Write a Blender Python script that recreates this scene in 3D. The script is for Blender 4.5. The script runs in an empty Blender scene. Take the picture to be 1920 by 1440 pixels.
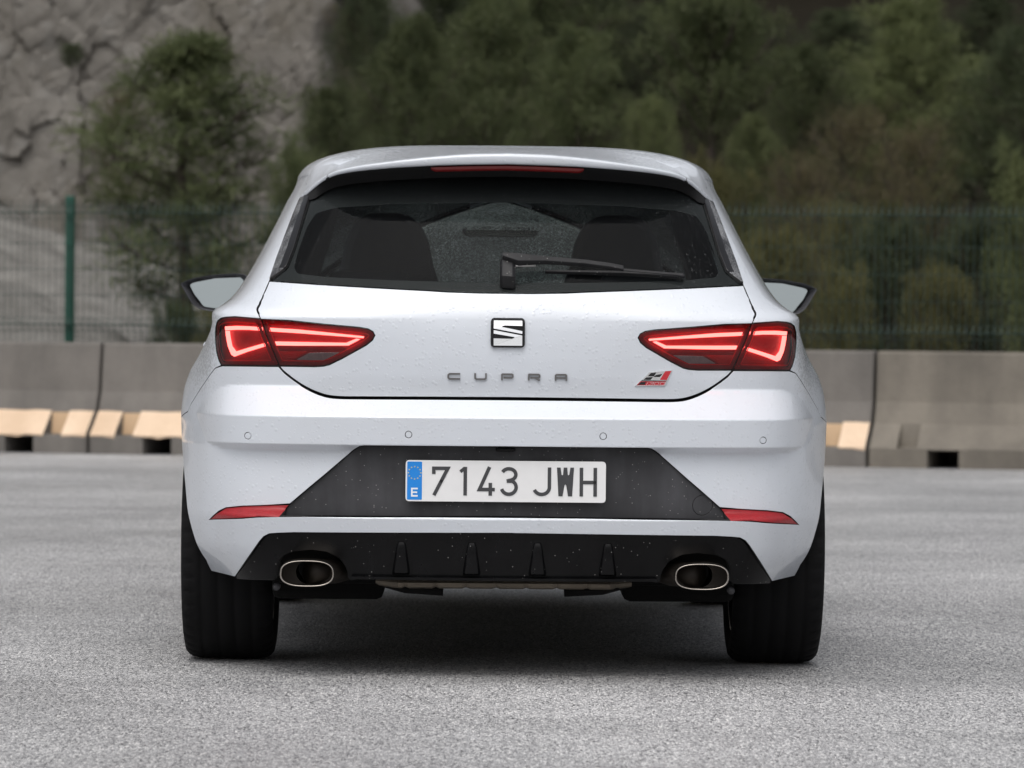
import bpy, math, random
import numpy as np
from mathutils import Vector, Matrix
from mathutils.geometry import delaunay_2d_cdt

S = bpy.context.scene
COL = S.collection
rng = np.random.default_rng(7)
random.seed(7)

# ---------------------------------------------------------------- camera
cam_d = bpy.data.cameras.new("camera")
cam = bpy.data.objects.new("camera", cam_d)
COL.objects.link(cam)
YAW, PITCH, ROLL = math.atan(90/8676), math.atan(126/8676), math.radians(.52)
fw = Vector((math.sin(YAW)*math.cos(PITCH), math.cos(YAW)*math.cos(PITCH), -math.sin(PITCH)))
rt = Vector((math.cos(YAW), -math.sin(YAW), 0)); up = rt.cross(fw)
r2 = rt*math.cos(ROLL) + up*math.sin(ROLL); u2 = up*math.cos(ROLL) - rt*math.sin(ROLL)
mw = Matrix((r2, u2, -fw)).transposed().to_4x4()
mw.translation = Vector((-.11, -12.0, .95))
cam.matrix_world = mw
cam_d.sensor_width = 36; cam_d.lens = 8676/1920*36
cam_d.clip_start = .1; cam_d.clip_end = 1500
cam_d.dof.use_dof = True; cam_d.dof.focus_distance = 12.12; cam_d.dof.aperture_fstop = 7.4
S.camera = cam

# ---------------------------------------------------------------- overcast daylight
SUN_EL, SUN_AZ = math.radians(60), math.radians(195)      # high and a little behind the camera
world = bpy.data.worlds.new("World"); S.world = world; world.use_nodes = True
nt = world.node_tree; nt.nodes.clear()
sky = nt.nodes.new("ShaderNodeTexSky"); sky.sky_type = 'NISHITA'; sky.sun_disc = False
sky.sun_elevation = SUN_EL; sky.sun_rotation = SUN_AZ
sky.air_density = 1.0; sky.dust_density = 6.0; sky.ozone_density = 1.0
hsv = nt.nodes.new("ShaderNodeHueSaturation"); hsv.inputs["Saturation"].default_value = .22
bg = nt.nodes.new("ShaderNodeBackground"); bg.inputs["Strength"].default_value = .15
wo = nt.nodes.new("ShaderNodeOutputWorld")
nt.links.new(sky.outputs[0], hsv.inputs["Color"]); nt.links.new(hsv.outputs[0], bg.inputs["Color"])
nt.links.new(bg.outputs[0], wo.inputs["Surface"])
sun_d = bpy.data.lights.new("sun", 'SUN'); sun_d.energy = .5; sun_d.angle = math.radians(80)
sun_d.color = (1.0, .97, .93)
sun = bpy.data.objects.new("sun", sun_d); COL.objects.link(sun)
sd = Vector((math.cos(SUN_EL)*math.sin(SUN_AZ), math.cos(SUN_EL)*math.cos(SUN_AZ), math.sin(SUN_EL)))
sun.rotation_euler = sd.to_track_quat('Z', 'Y').to_euler(); sun.location = (0, 0, 30)
S.view_settings.view_transform = 'Standard'; S.view_settings.look = 'None'
S.view_settings.gamma = 1; S.view_settings.use_curve_mapping = False
S.view_settings.exposure = 0.10
S.cycles.max_bounces = 10; S.cycles.transparent_max_bounces = 24
S.cycles.sample_clamp_indirect = 6
S.cycles.use_denoising = True

# ---------------------------------------------------------------- the car's body surface
# u runs round the plan outline (0 = middle of the tail, about 0.8 = rear corner, 2 = mid side, 4 = nose), z is height
def pchip(xs, ys):
    xs = np.array(xs, float); ys = np.array(ys, float)
    h = np.diff(xs); d = np.diff(ys) / h
    m = np.zeros(len(xs)); m[0] = d[0]; m[-1] = d[-1]
    for i in range(1, len(xs) - 1):
        if d[i-1] * d[i] > 0:
            w1 = 2*h[i] + h[i-1]; w2 = h[i] + 2*h[i-1]
            m[i] = (w1 + w2) / (w1/d[i-1] + w2/d[i])
    def f(x):
        x = np.clip(np.asarray(x, float), xs[0], xs[-1])
        i = np.clip(np.searchsorted(xs, x) - 1, 0, len(xs) - 2)
        t = (x - xs[i]) / h[i]
        return ((1+2*t)*(1-t)**2*ys[i] + t*(1-t)**2*h[i]*m[i]
                + t*t*(3-2*t)*ys[i+1] + t*t*(t-1)*h[i]*m[i+1])
    return f

def sstep(a, b, x):
    t = np.clip((x - a) / (b - a), 0, 1)
    return t*t*(3-2*t)

def smin(a, b, k=.004):
    h = np.clip(.5 + .5*(b - a)/k, 0, 1)
    return b + (a - b)*h - k*h*(1-h)

def smax(a, b, k=.004):
    return -smin(-a, -b, k)

WID = pchip([0.18, 0.25, 0.3, 0.35, 0.42, 0.485, 0.616, 0.679, 0.737, 0.791, 0.835, 0.887, 0.93, 0.955, 0.968, 0.985, 1.01, 1.06, 1.19, 1.26, 1.33, 1.38],
            [0.7675, 0.832, 0.868, 0.8775, 0.8830, 0.8815, 0.8774, 0.8803, 0.875, 0.8586, 0.8338, 0.8069, 0.7843, 0.7929, 0.7828, 0.7588, 0.7347, 0.7037, 0.6391, 0.608, 0.5793, 0.578])
COR = pchip([.18, .26, .35, .50, .70, .80, .90, .945, .962, .98, 1.0, 1.03, 1.08, 1.19, 1.26, 1.33, 1.38],
            [.66, .712, .752, .768, .772, .778, .785, .782, .770, .735, .705, .682, .655, .602, .566, .530, .505])
Y0 = pchip([.18, .26, .33, .39, .43, .60, .66, .745, .80, .87, .925, .94, .952, .965, 1.0136, 1.05, 1.20, 1.33, 1.38],
           [.20, .13, .080, .056, .046, .046, .060, .084, .078, .068, .062, .0620, .066, .073, .104, .137, .268, .382, .425])
Y0C = pchip([.18, .26, .33, .39, .43, .60, .66, .745, .80, .85, .90, .94, .98, 1.0136, 1.05, 1.20, 1.33, 1.38],
            [.20, .13, .080, .056, .046, .046, .060, .084, .0765, .0705, .0680, .0705, .0830, .104, .137, .268, .382, .425])
YF = pchip([.18, .35, .60, .75, .85, .92, .97, 1.0, 1.33, 1.38],
           [4.15, 4.25, 4.24, 4.20, 4.0, 3.6, 3.28, 3.15, 2.35, 2.2])
_uu = np.linspace(0, 2.0, 4001)
_th = np.radians(np.interp(_uu, [0, .40, .60, .68, .80, .90, 1.0, 2.0], [0, 6.5, 13, 24, 66, 88, 90, 90]))
_k = np.ones(161)/161
_th = np.convolve(np.pad(_th, 80, mode='edge'), _k, mode='valid'); _th -= _th[0]*(1 - np.clip(_uu/.1, 0, 1))
_du = _uu[1]
_xr = np.concatenate([[0], np.cumsum(np.cos((_th[1:]+_th[:-1])/2)*_du)])
_yr = np.concatenate([[0], np.cumsum(np.sin((_th[1:]+_th[:-1])/2)*_du)])
XINF = _xr[-1]
YR2 = _yr[-1]

def surf(u, z, mode='body'):
    """mode body: with bumper ledges; plain: without them"""
    u = np.asarray(u, float); z = np.asarray(z, float)
    s = np.sign(u) + (u == 0); a = np.abs(u)
    s = np.where(a > 4, -s, s); a = np.where(a > 4, 8 - a, a)
    ar = np.minimum(a, 2.0)
    xr = np.interp(ar, _uu, _xr) / XINF; yr = np.interp(ar, _uu, _yr)
    W = WID(z); C = COR(z); w = sstep(.12, .52, a); y0 = Y0(z)*w + Y0C(z)*(1 - w)
    x = C*xr + (W - C)*sstep(.70, 1.2, ar)
    base = y0
    if mode == 'body':
        A = 1 - sstep(.72, 1.04, a)
        face = (.686 - z)*.13
        wedge = smax(smax(face, (z - .686)*1.05, .003), .0096 + (.6125 - z)*2.0, .003) + (1 - A)*.085
        base = smin(base, wedge, .003)
        A2 = 1 - sstep(.70, .92, a)
        low = smax(.014 + (.424 - z)*.30, .014 + (z - .424)*1.8, .003) + (1 - A2)*.05
        base = smin(base, low, .003)
    elif mode == 'diffuser':
        base = .050 + (.39 - z)*.30 + 0*y0
    elif mode == 'panel':
        base = .050 + 0*y0
    y = base + yr
    t = np.clip((a - 2)/2, 0, 1)
    yA = y0 + YR2
    yf = YF(z)
    ph = np.clip((t - .5)*2, 0, 1)*np.pi/2
    fx = np.cos(ph)**(2/2.6)
    fy = np.where(t < .5, t*1.3, .65 + .35*np.sin(ph)**(2/2.6))
    front = a > 2
    x = np.where(front, W*fx, x)
    y = np.where(front, yA + (yf - yA)*fy, y)
    return np.stack([s*x, y, z], -1)

def surf_n(u, z, mode='body'):
    h = 1.2e-3
    pu = surf(u + h, z, mode) - surf(u - h, z, mode)
    pz = surf(u, z + h, mode) - surf(u, z - h, mode)
    n = np.cross(pu, pz)
    n /= np.linalg.norm(n, axis=-1, keepdims=True) + 1e-12
    return n

def u_of_x(X, z, mode='body'):
    X = np.asarray(X, float); z = np.asarray(z, float)
    s = np.sign(X); lo = np.zeros_like(X); hi = np.full_like(X, 1.5)
    for _ in range(40):
        m = (lo + hi)/2
        g = surf(m, z, mode)[..., 0] < np.abs(X)
        lo = np.where(g, m, lo); hi = np.where(g, hi, m)
    return s*lo

def u_of_y(Y, z, mode='body'):
    Y = np.asarray(Y, float); z = np.asarray(z, float)
    lo = np.full_like(Y, .3); hi = np.full_like(Y, 4.0)
    for _ in range(40):
        m = (lo + hi)/2
        g = surf(m, z, mode)[..., 1] < Y
        lo = np.where(g, m, lo); hi = np.where(g, hi, m)
    return lo
# outlines on the car in metres: (distance from the middle, height)
T = {
    'hatch_side': [(0.558, 1.2616), (0.5729, 1.2185), (0.5937, 1.154), (0.6121, 1.096), (0.6274, 1.0415), (0.642, 1.0017), (0.6536, 0.9677), (0.65, 0.9524), (0.6446, 0.937)],
    'hatch_low': [(0.6446, 0.937), (0.6281, 0.8841), (0.6096, 0.8451), (0.5961, 0.8145), (0.5813, 0.8006), (0.5531, 0.7786), (0.5192, 0.758), (0.4826, 0.743), (0.4489, 0.7364), (0.3747, 0.7365), (0.2072, 0.7376)],
    'glass_low': [(0.6274, 1.0415), (0.4909, 1.033), (0.35, 1.0257), (0.2099, 1.0192), (0.154, 1.0161), (0.0703, 1.0141), (0.0034, 1.014)],
    'deflector': [(0.5209, 1.3036), (0.5316, 1.2604), (0.5483, 1.1927), (0.5645, 1.1275), (0.5814, 1.0787), (0.5876, 1.0715)],
    'lamp_out': [(0.6472, 0.9391), (0.7144, 0.9441), (0.7396, 0.9424), (0.7533, 0.9395), (0.7619, 0.9331), (0.7889, 0.915), (0.769, 0.8808), (0.7659, 0.8498), (0.7589, 0.826), (0.7513, 0.8142), (0.685, 0.8147), (0.5968, 0.8152)],
    'lamp_in': [(0.6439, 0.9391), (0.5719, 0.9349), (0.4779, 0.926), (0.3856, 0.9185), (0.3619, 0.9146), (0.3493, 0.9077), (0.3443, 0.898), (0.3505, 0.8854), (0.3658, 0.8727), (0.4312, 0.8358), (0.4633, 0.8201), (0.4773, 0.8165), (0.5012, 0.8148), (0.5954, 0.8152)],
    'strip_o1': [(0.7476, 0.9178), (0.7141, 0.9191), (0.6779, 0.9181), (0.6428, 0.9156), (0.6423, 0.907), (0.6779, 0.9092), (0.714, 0.9093), (0.7467, 0.9075)],
    'strip_o2': [(0.7462, 0.9054), (0.7366, 0.9055), (0.7331, 0.8833), (0.7287, 0.8646), (0.7169, 0.8503), (0.6292, 0.8757), (0.628, 0.8678), (0.6898, 0.8488), (0.7201, 0.8378), (0.7287, 0.8423), (0.7386, 0.8645), (0.7431, 0.8855)],
    'strip_i1': [(0.6234, 0.9144), (0.5483, 0.9105), (0.3733, 0.894), (0.3745, 0.8901), (0.4548, 0.8956), (0.5483, 0.9016), (0.6222, 0.9056)],
    'strip_i2': [(0.608, 0.8778), (0.5482, 0.8772), (0.4198, 0.8764), (0.3931, 0.888), (0.3838, 0.8865), (0.4139, 0.8704), (0.5482, 0.8686), (0.6068, 0.8689)],
    'reverse': [(0.5153, 0.8508), (0.436, 0.8528), (0.4779, 0.8321), (0.5481, 0.8327)],
    'lowred_i': [(0.6009, 0.8522), (0.5224, 0.8526), (0.5598, 0.8312), (0.5903, 0.8302)],
    'lowred_o': [(0.6778, 0.8314), (0.6209, 0.8531), (0.6079, 0.83), (0.6422, 0.8303)],
    'reflector': [(0.7845, 0.4036), (0.7572, 0.4285), (0.7346, 0.4403), (0.6905, 0.4466), (0.6238, 0.4509), (0.5636, 0.4535), (0.5907, 0.4217), (0.6411, 0.4201), (0.6889, 0.4151)],
    'panel': [(0.0165, 0.6124), (0.178, 0.6115), (0.3682, 0.6108), (0.3798, 0.6088), (0.3914, 0.6017), (0.4053, 0.5913), (0.4746, 0.531), (0.5637, 0.4528), (0.5917, 0.4202), (0.4551, 0.4235), (0.0181, 0.4289)],
    'diffuser': [(0.0186, 0.3848), (0.2688, 0.3809), (0.5483, 0.3766), (0.5953, 0.3747), (0.6142, 0.3733), (0.6274, 0.3672), (0.638, 0.355), (0.7061, 0.2604), (0.7041, 0.2505), (0.6011, 0.2561), (0.6, 0.2677), (0.5959, 0.2919), (0.5815, 0.3161), (0.5532, 0.3296), (0.5063, 0.3357), (0.4642, 0.3313), (0.4315, 0.3143), (0.4152, 0.2933), (0.4082, 0.2768), (0.4068, 0.2606), (0.02, 0.266)],
    'bumper_top': [(0.7513, 0.8099), (0.7698, 0.8066), (0.7872, 0.7855), (0.8153, 0.7486), (0.8437, 0.7084), (0.8803, 0.6799)],
    'bumper_low': [(0.7774, 0.2471), (0.7468, 0.2547), (0.7123, 0.2602)],
    'sensors': [(0.6696, 0.6326), (0.2487, 0.6411)],
    'sensors_r': [(0.257, 0.6418), (0.6769, 0.6337)],
    'plate': [(0.2612, 0.5749), (0.2602, 0.4692)],
    'plate_r': [(0.2631, 0.5754), (0.2641, 0.4682)],
    'cover_r': [(0.5079, 0.4621), (0.5347, 0.4621)],
    'emblem': [(0.0395, 0.9453)],
    'emblem_r': [(0.0495, 0.8703)],
    'cupra': [(0.152, 0.8023), (0.1171, 0.7852)],
    'cupra_r': [(0.1285, 0.802), (0.1643, 0.7849)],
    'badge_r': [(0.3364, 0.7725), (0.3525, 0.7866), (0.3744, 0.8089), (0.4351, 0.8152), (0.417, 0.7743)],
    'wiper_hub': [(0.0189, 1.0899), (0.0218, 1.0903), (0.0218, 1.024), (0.0145, 1.0237)],
    'wiper_arm': [(0.002, 1.0901), (0.0485, 1.0906), (0.1959, 1.0856), (0.3028, 1.0747)],
    'wiper_blade': [(0.3055, 1.0698), (0.4651, 1.0602)],
    'brake': [(0.2024, 1.3497), (0.2022, 1.335), (0.0038, 1.3541), (0.0038, 1.3336)],
    'fins': [(0.2691, 0.3587), (0.2688, 0.2765), (0.0855, 0.3608), (0.0847, 0.2787)],
    'tip': [(0.507, 0.2761), (0.5776, 0.2744), (0.5068, 0.3111)],
    'tip_r': [(0.5217, 0.277)],
}

# ---------------------------------------------------------------- materials
class N:
    """a small wrapper for node trees"""
    def __init__(s, name):
        s.m = bpy.data.materials.new(name); s.m.use_nodes = True
        s.t = s.m.node_tree; s.t.nodes.clear()
        s.out = s.t.nodes.new("ShaderNodeOutputMaterial")
    def n(s, typ, **kw):
        nd = s.t.nodes.new("ShaderNode" + typ)
        for k, v in kw.items():
            if k.startswith("i_"):
                key = k[2:].replace("_", " ")
                sock = nd.inputs[key]
                if isinstance(v, bpy.types.NodeSocket): s.t.links.new(v, sock)
                else: sock.default_value = v
            elif k == "ins":
                for i, v2 in v.items():
                    if isinstance(v2, bpy.types.NodeSocket): s.t.links.new(v2, nd.inputs[i])
                    else: nd.inputs[i].default_value = v2
            else: setattr(nd, k, v)
        return nd
    def math(s, op, a, b=0.0, clamp=False):
        nd = s.n("Math", operation=op, ins={0: a, 1: b}); nd.use_clamp = clamp
        return nd.outputs[0]
    def ramp(s, fac, stops, interp='LINEAR'):
        nd = s.n("ValToRGB", ins={0: fac}); cr = nd.color_ramp; cr.interpolation = interp
        while len(cr.elements) < len(stops): cr.elements.new(.5)
        for e, (p, c) in zip(cr.elements, stops):
            e.position = p; e.color = (c, c, c, 1) if isinstance(c, (int, float)) else (*c, 1)
        return nd.outputs[0]
    def mix(s, f, a, b, blend='MIX'):
        nd = s.n("Mix", data_type='RGBA', blend_type=blend)
        for i, v in ((0, f), (6, a), (7, b)):
            if isinstance(v, bpy.types.NodeSocket): s.t.links.new(v, nd.inputs[i])
            else: nd.inputs[i].default_value = v if (i == 0 or len(v) == 4) else (*v, 1)
        return nd.outputs[2]
    def obj(s): return s.n("TexCoord").outputs["Object"]
    def pos(s): return s.n("NewGeometry").outputs["Position"]
    def map(s, v, scale=(1, 1, 1)):
        return s.n("Mapping", ins={0: v, 3: scale}).outputs[0]
    def noise(s, v, scale, detail=3, rough=.55, out=0):
        return s.n("TexNoise", i_Vector=v, i_Scale=scale, i_Detail=detail, i_Roughness=rough).outputs[out]
    def end(s, sh):
        s.t.links.new(sh if isinstance(sh, bpy.types.NodeSocket) else sh.outputs[0], s.out.inputs[0]); return s.m

def pbsdf(k, **kw):
    nd = k.t.nodes.new("ShaderNodeBsdfPrincipled")
    for a, v in kw.items():
        sock = nd.inputs[a.replace("_", " ")]
        if isinstance(v, bpy.types.NodeSocket): k.t.links.new(v, sock)
        else: sock.default_value = (*v, 1) if (isinstance(v, tuple) and len(v) == 3 and sock.type == 'RGBA') else v
    return nd

def simple(name, col, rough=.5, var=.12, vscale=6., bump=0., bscale=200., **kw):
    k = N(name); o = k.obj()
    f = k.noise(o, vscale, 4)
    c = k.mix(f, tuple(x*(1 - var) for x in col), tuple(min(1, x*(1 + var)) for x in col))
    args = dict(Base_Color=c, Roughness=rough, **kw)
    if bump:
        args['Normal'] = k.n("Bump", i_Strength=bump, i_Distance=.002, i_Height=k.noise(o, bscale, 2)).outputs[0]
    return k.end(pbsdf(k, **args))

def beads(k, scale, keep, radius):
    """round rain beads: height of a cap inside some of the cells"""
    v = k.n("TexVoronoi", i_Vector=k.obj(), i_Scale=scale, i_Randomness=1.0)
    cap = k.math('SUBTRACT', 1.0, k.math('DIVIDE', v.outputs["Distance"], radius), clamp=True)
    cap = k.math('POWER', cap, .6)
    sep = k.n("SeparateColor", ins={0: v.outputs["Color"]})
    return k.math('MULTIPLY', cap, k.math('LESS_THAN', sep.outputs[0], keep))

def m_paint():
    k = N("white_paint")
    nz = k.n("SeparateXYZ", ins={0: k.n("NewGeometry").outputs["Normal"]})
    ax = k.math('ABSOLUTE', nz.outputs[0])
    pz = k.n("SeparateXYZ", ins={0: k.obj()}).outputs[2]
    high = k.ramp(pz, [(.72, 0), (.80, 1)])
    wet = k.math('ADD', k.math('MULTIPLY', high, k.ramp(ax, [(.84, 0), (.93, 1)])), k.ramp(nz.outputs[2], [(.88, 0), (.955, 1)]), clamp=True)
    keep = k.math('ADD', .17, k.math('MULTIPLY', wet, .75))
    h1 = beads(k, 115, keep, .55)
    h2 = beads(k, 260, k.math('ADD', .03, k.math('MULTIPLY', wet, .9)), .6)
    h = k.math('MAXIMUM', k.math('MULTIPLY', h1, 1.0), k.math('MULTIPLY', h2, .55))
    st = k.math('ADD', .42, k.math('MULTIPLY', wet, .25))
    b = k.n("Bump", i_Strength=st, i_Distance=.0016, i_Height=h).outputs[0]
    sp = k.noise(k.obj(), 900, 2)
    c = k.mix(sp, (.595, .630, .688), (.662, .696, .75))
    dirt = k.ramp(k.noise(k.obj(), 3.0, 6, .65), [(.40, 0), (.75, 1)])
    c = k.mix(k.math('MULTIPLY', dirt, .10), c, (.45, .43, .40))
    bead_refl = k.math('MULTIPLY', wet, k.ramp(k.math('ADD', h, k.math('MULTIPLY', k.noise(k.obj(), 420, 2), .5)), [(.22, 0), (.75, .62)]))  # grey of rain beads, and on the sides the dark grazing reflections painted in
    c = k.mix(bead_refl, c, (.25, .27, .29))
    return k.end(pbsdf(k, Base_Color=c, Roughness=.38, Specular_IOR_Level=.5, Coat_Weight=.9, Coat_Roughness=.04,
                       Normal=b, Coat_Normal=b))

def m_blackplastic(name, col, rough, specks=.0, bump=.15, spec=.3):
    k = N(name); o = k.obj()
    f = k.noise(o, 5, 5, .6)
    streak = k.noise(k.map(o, (14, 14, 1.6)), 1.0, 4)
    c = k.mix(k.ramp(k.math('MULTIPLY', f, streak), [(.14, 0), (.40, 1)]), col, tuple(x*2.1 + .002 for x in col))
    if specks:
        sp = beads(k, 190, specks, .30) if specks < .5 else k.ramp(k.math('ADD', k.math('MULTIPLY', k.noise(o, 420, 2), .6), k.math('MULTIPLY', k.noise(o, 18, 3), .4)), [(.45, 0), (.62, .40)])
        c = k.mix(sp, c, (.34, .33, .32) if specks < .5 else (.60, .61, .63))
    b = k.n("Bump", i_Strength=bump, i_Distance=.001, i_Height=k.noise(o, 900, 2)).outputs[0]
    return k.end(pbsdf(k, Base_Color=c, Roughness=rough, Normal=b, Specular_IOR_Level=spec))

def m_glass(name, tint, rain=.12, haze=0., hazecol=(.5, .55, .55)):
    """tinted pane: what is behind it, dimmed, plus the mirror of its face; beads and streaks of rain"""
    k = N(name); o = k.obj()
    sp_ = k.n("SeparateXYZ", ins={0: o})
    wet = k.math('ADD', k.ramp(sp_.outputs[2], [(.0, .5), (1.0, .5)]), k.math('ADD', k.math('MULTIPLY', k.math('SUBTRACT', sp_.outputs[2], 1.20, clamp=True), 16.0), k.math('MULTIPLY', k.math('SUBTRACT', sp_.outputs[0], .25, clamp=True), 5.0)))
    rain_ = k.math('MULTIPLY', wet, rain)
    h = k.math('MAXIMUM', beads(k, 190, rain_, .42), k.math('MULTIPLY', beads(k, 420, k.math('MULTIPLY', rain_, 1.5), .5), .6))
    b = k.n("Bump", i_Strength=.55, i_Distance=.0015, i_Height=h).outputs[0]
    tr = k.n("BsdfTransparent", i_Color=(*tint, 1))  # bars over the bends that carry their painted highlights
    gl = k.n("BsdfGlossy", i_Color=(1, 1, 1, 1), i_Roughness=.02, i_Normal=b)
    fr = k.n("Fresnel", i_IOR=1.17, i_Normal=b)
    base = tr.outputs[0]
    if haze:
        df = k.n("BsdfDiffuse", i_Color=(*hazecol, 1))
        tl = k.n("BsdfTranslucent", i_Color=(*hazecol, 1))
        hz = k.n("MixShader", ins={0: .5, 1: df.outputs[0], 2: tl.outputs[0]})
        pat = k.math('MULTIPLY', haze, k.ramp(k.noise(k.map(o, (7, 7, 2)), 1.0, 5, .6), [(.25, .35), (.7, 1)]))
        base = k.n("MixShader", ins={0: pat, 1: base, 2: hz.outputs[0]}).outputs[0]
    wd = k.n("BsdfDiffuse", i_Color=(.42, .43, .45, 1))
    base = k.n("MixShader", ins={0: k.math('MULTIPLY', h, .16), 1: base, 2: wd.outputs[0]}).outputs[0]
    return k.end(k.n("MixShader", ins={0: fr.outputs[0], 1: base, 2: gl.outputs[0]}))

def m_lens(name, tint, rough=.03):
    k = N(name)
    h = beads(k, 190, .16, .5)
    b = k.n("Bump", i_Strength=.35, i_Distance=.001, i_Height=h).outputs[0]
    tr = k.n("BsdfTransparent", i_Color=(*tint, 1))
    gl = k.n("BsdfGlossy", i_Roughness=rough, i_Normal=b)
    fr = k.n("Fresnel", i_IOR=1.5, i_Normal=b)
    return k.end(k.n("MixShader", ins={0: fr.outputs[0], 1: tr.outputs[0], 2: gl.outputs[0]}))

def m_emit(name, col, st):
    k = N(name)
    return k.end(k.n("Emission", i_Color=(*col, 1), i_Strength=st))

def m_asphalt():
    k = N("asphalt"); p = k.pos()
    q = k.map(p, (1, .24, 1))
    v = k.n("TexVoronoi", i_Vector=q, i_Scale=200.0)
    sep = k.n("SeparateColor", ins={0: v.outputs["Color"]})
    v2 = k.n("TexVoronoi", i_Vector=q, i_Scale=400.0)
    sep2 = k.n("SeparateColor", ins={0: v2.outputs["Color"]})
    g = k.math('ADD', k.math('MULTIPLY', sep.outputs[0], .5), k.math('MULTIPLY', sep2.outputs[1], .5))
    stone = k.ramp(g, [(.14, (.045, .045, .046)), (.32, (.285, .284, .289)), (.68, (.475, .473, .478)), (.90, (.82, .81, .79))])
    big = k.noise(p, .55, 6, .62)
    streak = k.noise(k.map(p, (.35, 1.1, 1)), 1.0, 6, .65)
    tone = k.ramp(k.math('ADD', k.math('MULTIPLY', big, .45), k.math('MULTIPLY', streak, .55)), [(.36, .74), (.64, 1.08)])
    damp = k.ramp(k.noise(k.map(p, (.30, .22, 1)), 1.0, 4, .6), [(.38, .80), (.62, 1.05)])
    c = k.mix(1.0, stone, tone, 'MULTIPLY')
    c = k.mix(1.0, c, damp, 'MULTIPLY')
    crackn = k.noise(k.map(p, (3.0, .9, 1)), 1.0, 7, .72)
    dark = k.ramp(crackn, [(.30, 1), (.38, 0)])
    c = k.mix(k.math('MULTIPLY', dark, .55), c, (.07, .07, .072))
    hgt = k.math('MULTIPLY', v.outputs["Distance"], -1.0)
    b = k.n("Bump", i_Strength=.35, i_Distance=.004, i_Height=hgt).outputs[0]
    rg = k.ramp(big, [(.35, .42), (.65, .6)])
    return k.end(pbsdf(k, Base_Color=c, Roughness=rg, Normal=b, Specular_IOR_Level=.4))

def m_concrete(name, a, b2):
    k = N(name); o = k.obj(); p = k.pos()
    st = k.noise(k.map(p, (3.0, 3.0, .7)), 1.0, 6, .6)
    bl = k.noise(p, 1.4, 6, .65)
    f = k.ramp(k.math('ADD', k.math('MULTIPLY', st, .5), k.math('MULTIPLY', bl, .5)), [(.40, 0), (.60, 1)])
    c = k.mix(f, a, b2)
    pit = k.ramp(k.noise(p, 28, 2), [(.70, 0), (.78, 1)])
    c = k.mix(k.math('MULTIPLY', pit, .35), c, (.07, .065, .06))
    bp = k.n("Bump", i_Strength=.4, i_Distance=.01, i_Height=k.noise(p, 40, 5)).outputs[0]
    return k.end(pbsdf(k, Base_Color=c, Roughness=.85, Normal=bp))

def m_leaf(name, a, b2, c3):
    k = N(name)
    inf = k.n("ObjectInfo").outputs["Random"]
    f = k.noise(k.obj(), 1.6, 4, .6)
    c = k.mix(k.ramp(f, [(.35, 0), (.66, 1)]), a, b2)
    c = k.mix(k.ramp(k.noise(k.obj(), 5.0, 2), [(.55, 0), (.75, .6)]), c, c3)
    hs = k.n("HueSaturation", i_Color=c, i_Value=k.math('ADD', .8, k.math('MULTIPLY', inf, .4)))
    df = pbsdf(k, Base_Color=hs.outputs[0], Roughness=.6, Specular_IOR_Level=.25)
    tl = k.n("BsdfTranslucent", i_Color=hs.outputs[0])
    return k.end(k.n("MixShader", ins={0: .38, 1: df.outputs[0], 2: tl.outputs[0]}))

def m_rock():
    k = N("rock"); p = k.pos()
    n1 = k.noise(k.map(p, (.55, .55, .35)), 1.0, 7, .62)
    n2 = k.noise(p, 2.3, 6, .65)
    c = k.mix(k.ramp(n1, [(.34, 0), (.62, 1)]), (.118, .108, .095), (.185, .172, .154))
    c = k.mix(k.ramp(n2, [(.54, 0), (.70, .7)]), c, (.235, .227, .214))
    br = k.ramp(k.noise(k.map(p, (.55, .55, .22)), 1.3, 7, .65), [(.51, 0), (.66, 1)])
    c = k.mix(k.math('MULTIPLY', br, .8), c, (.092, .080, .062))
    cr = k.ramp(k.noise(k.map(p, (2.2, 2.2, .8)), 1.0, 8, .75), [(.33, 1), (.39, 0)])
    c = k.mix(k.math('MULTIPLY', cr, .55), c, (.05, .046, .04))
    lt = k.n("TexVoronoi", i_Vector=k.map(p, (1.5, 1.5, .9)), i_Scale=1.0, feature='DISTANCE_TO_EDGE').outputs["Distance"]
    c = k.mix(k.math('MULTIPLY', k.ramp(lt, [(.0, 1), (.03, 0)]), .25), c, (.07, .062, .052))
    b = k.n("Bump", i_Strength=.7, i_Distance=.08, i_Height=k.noise(p, 3.5, 8, .65)).outputs[0]
    return k.end(pbsdf(k, Base_Color=c, Roughness=.9, Normal=b))

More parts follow.
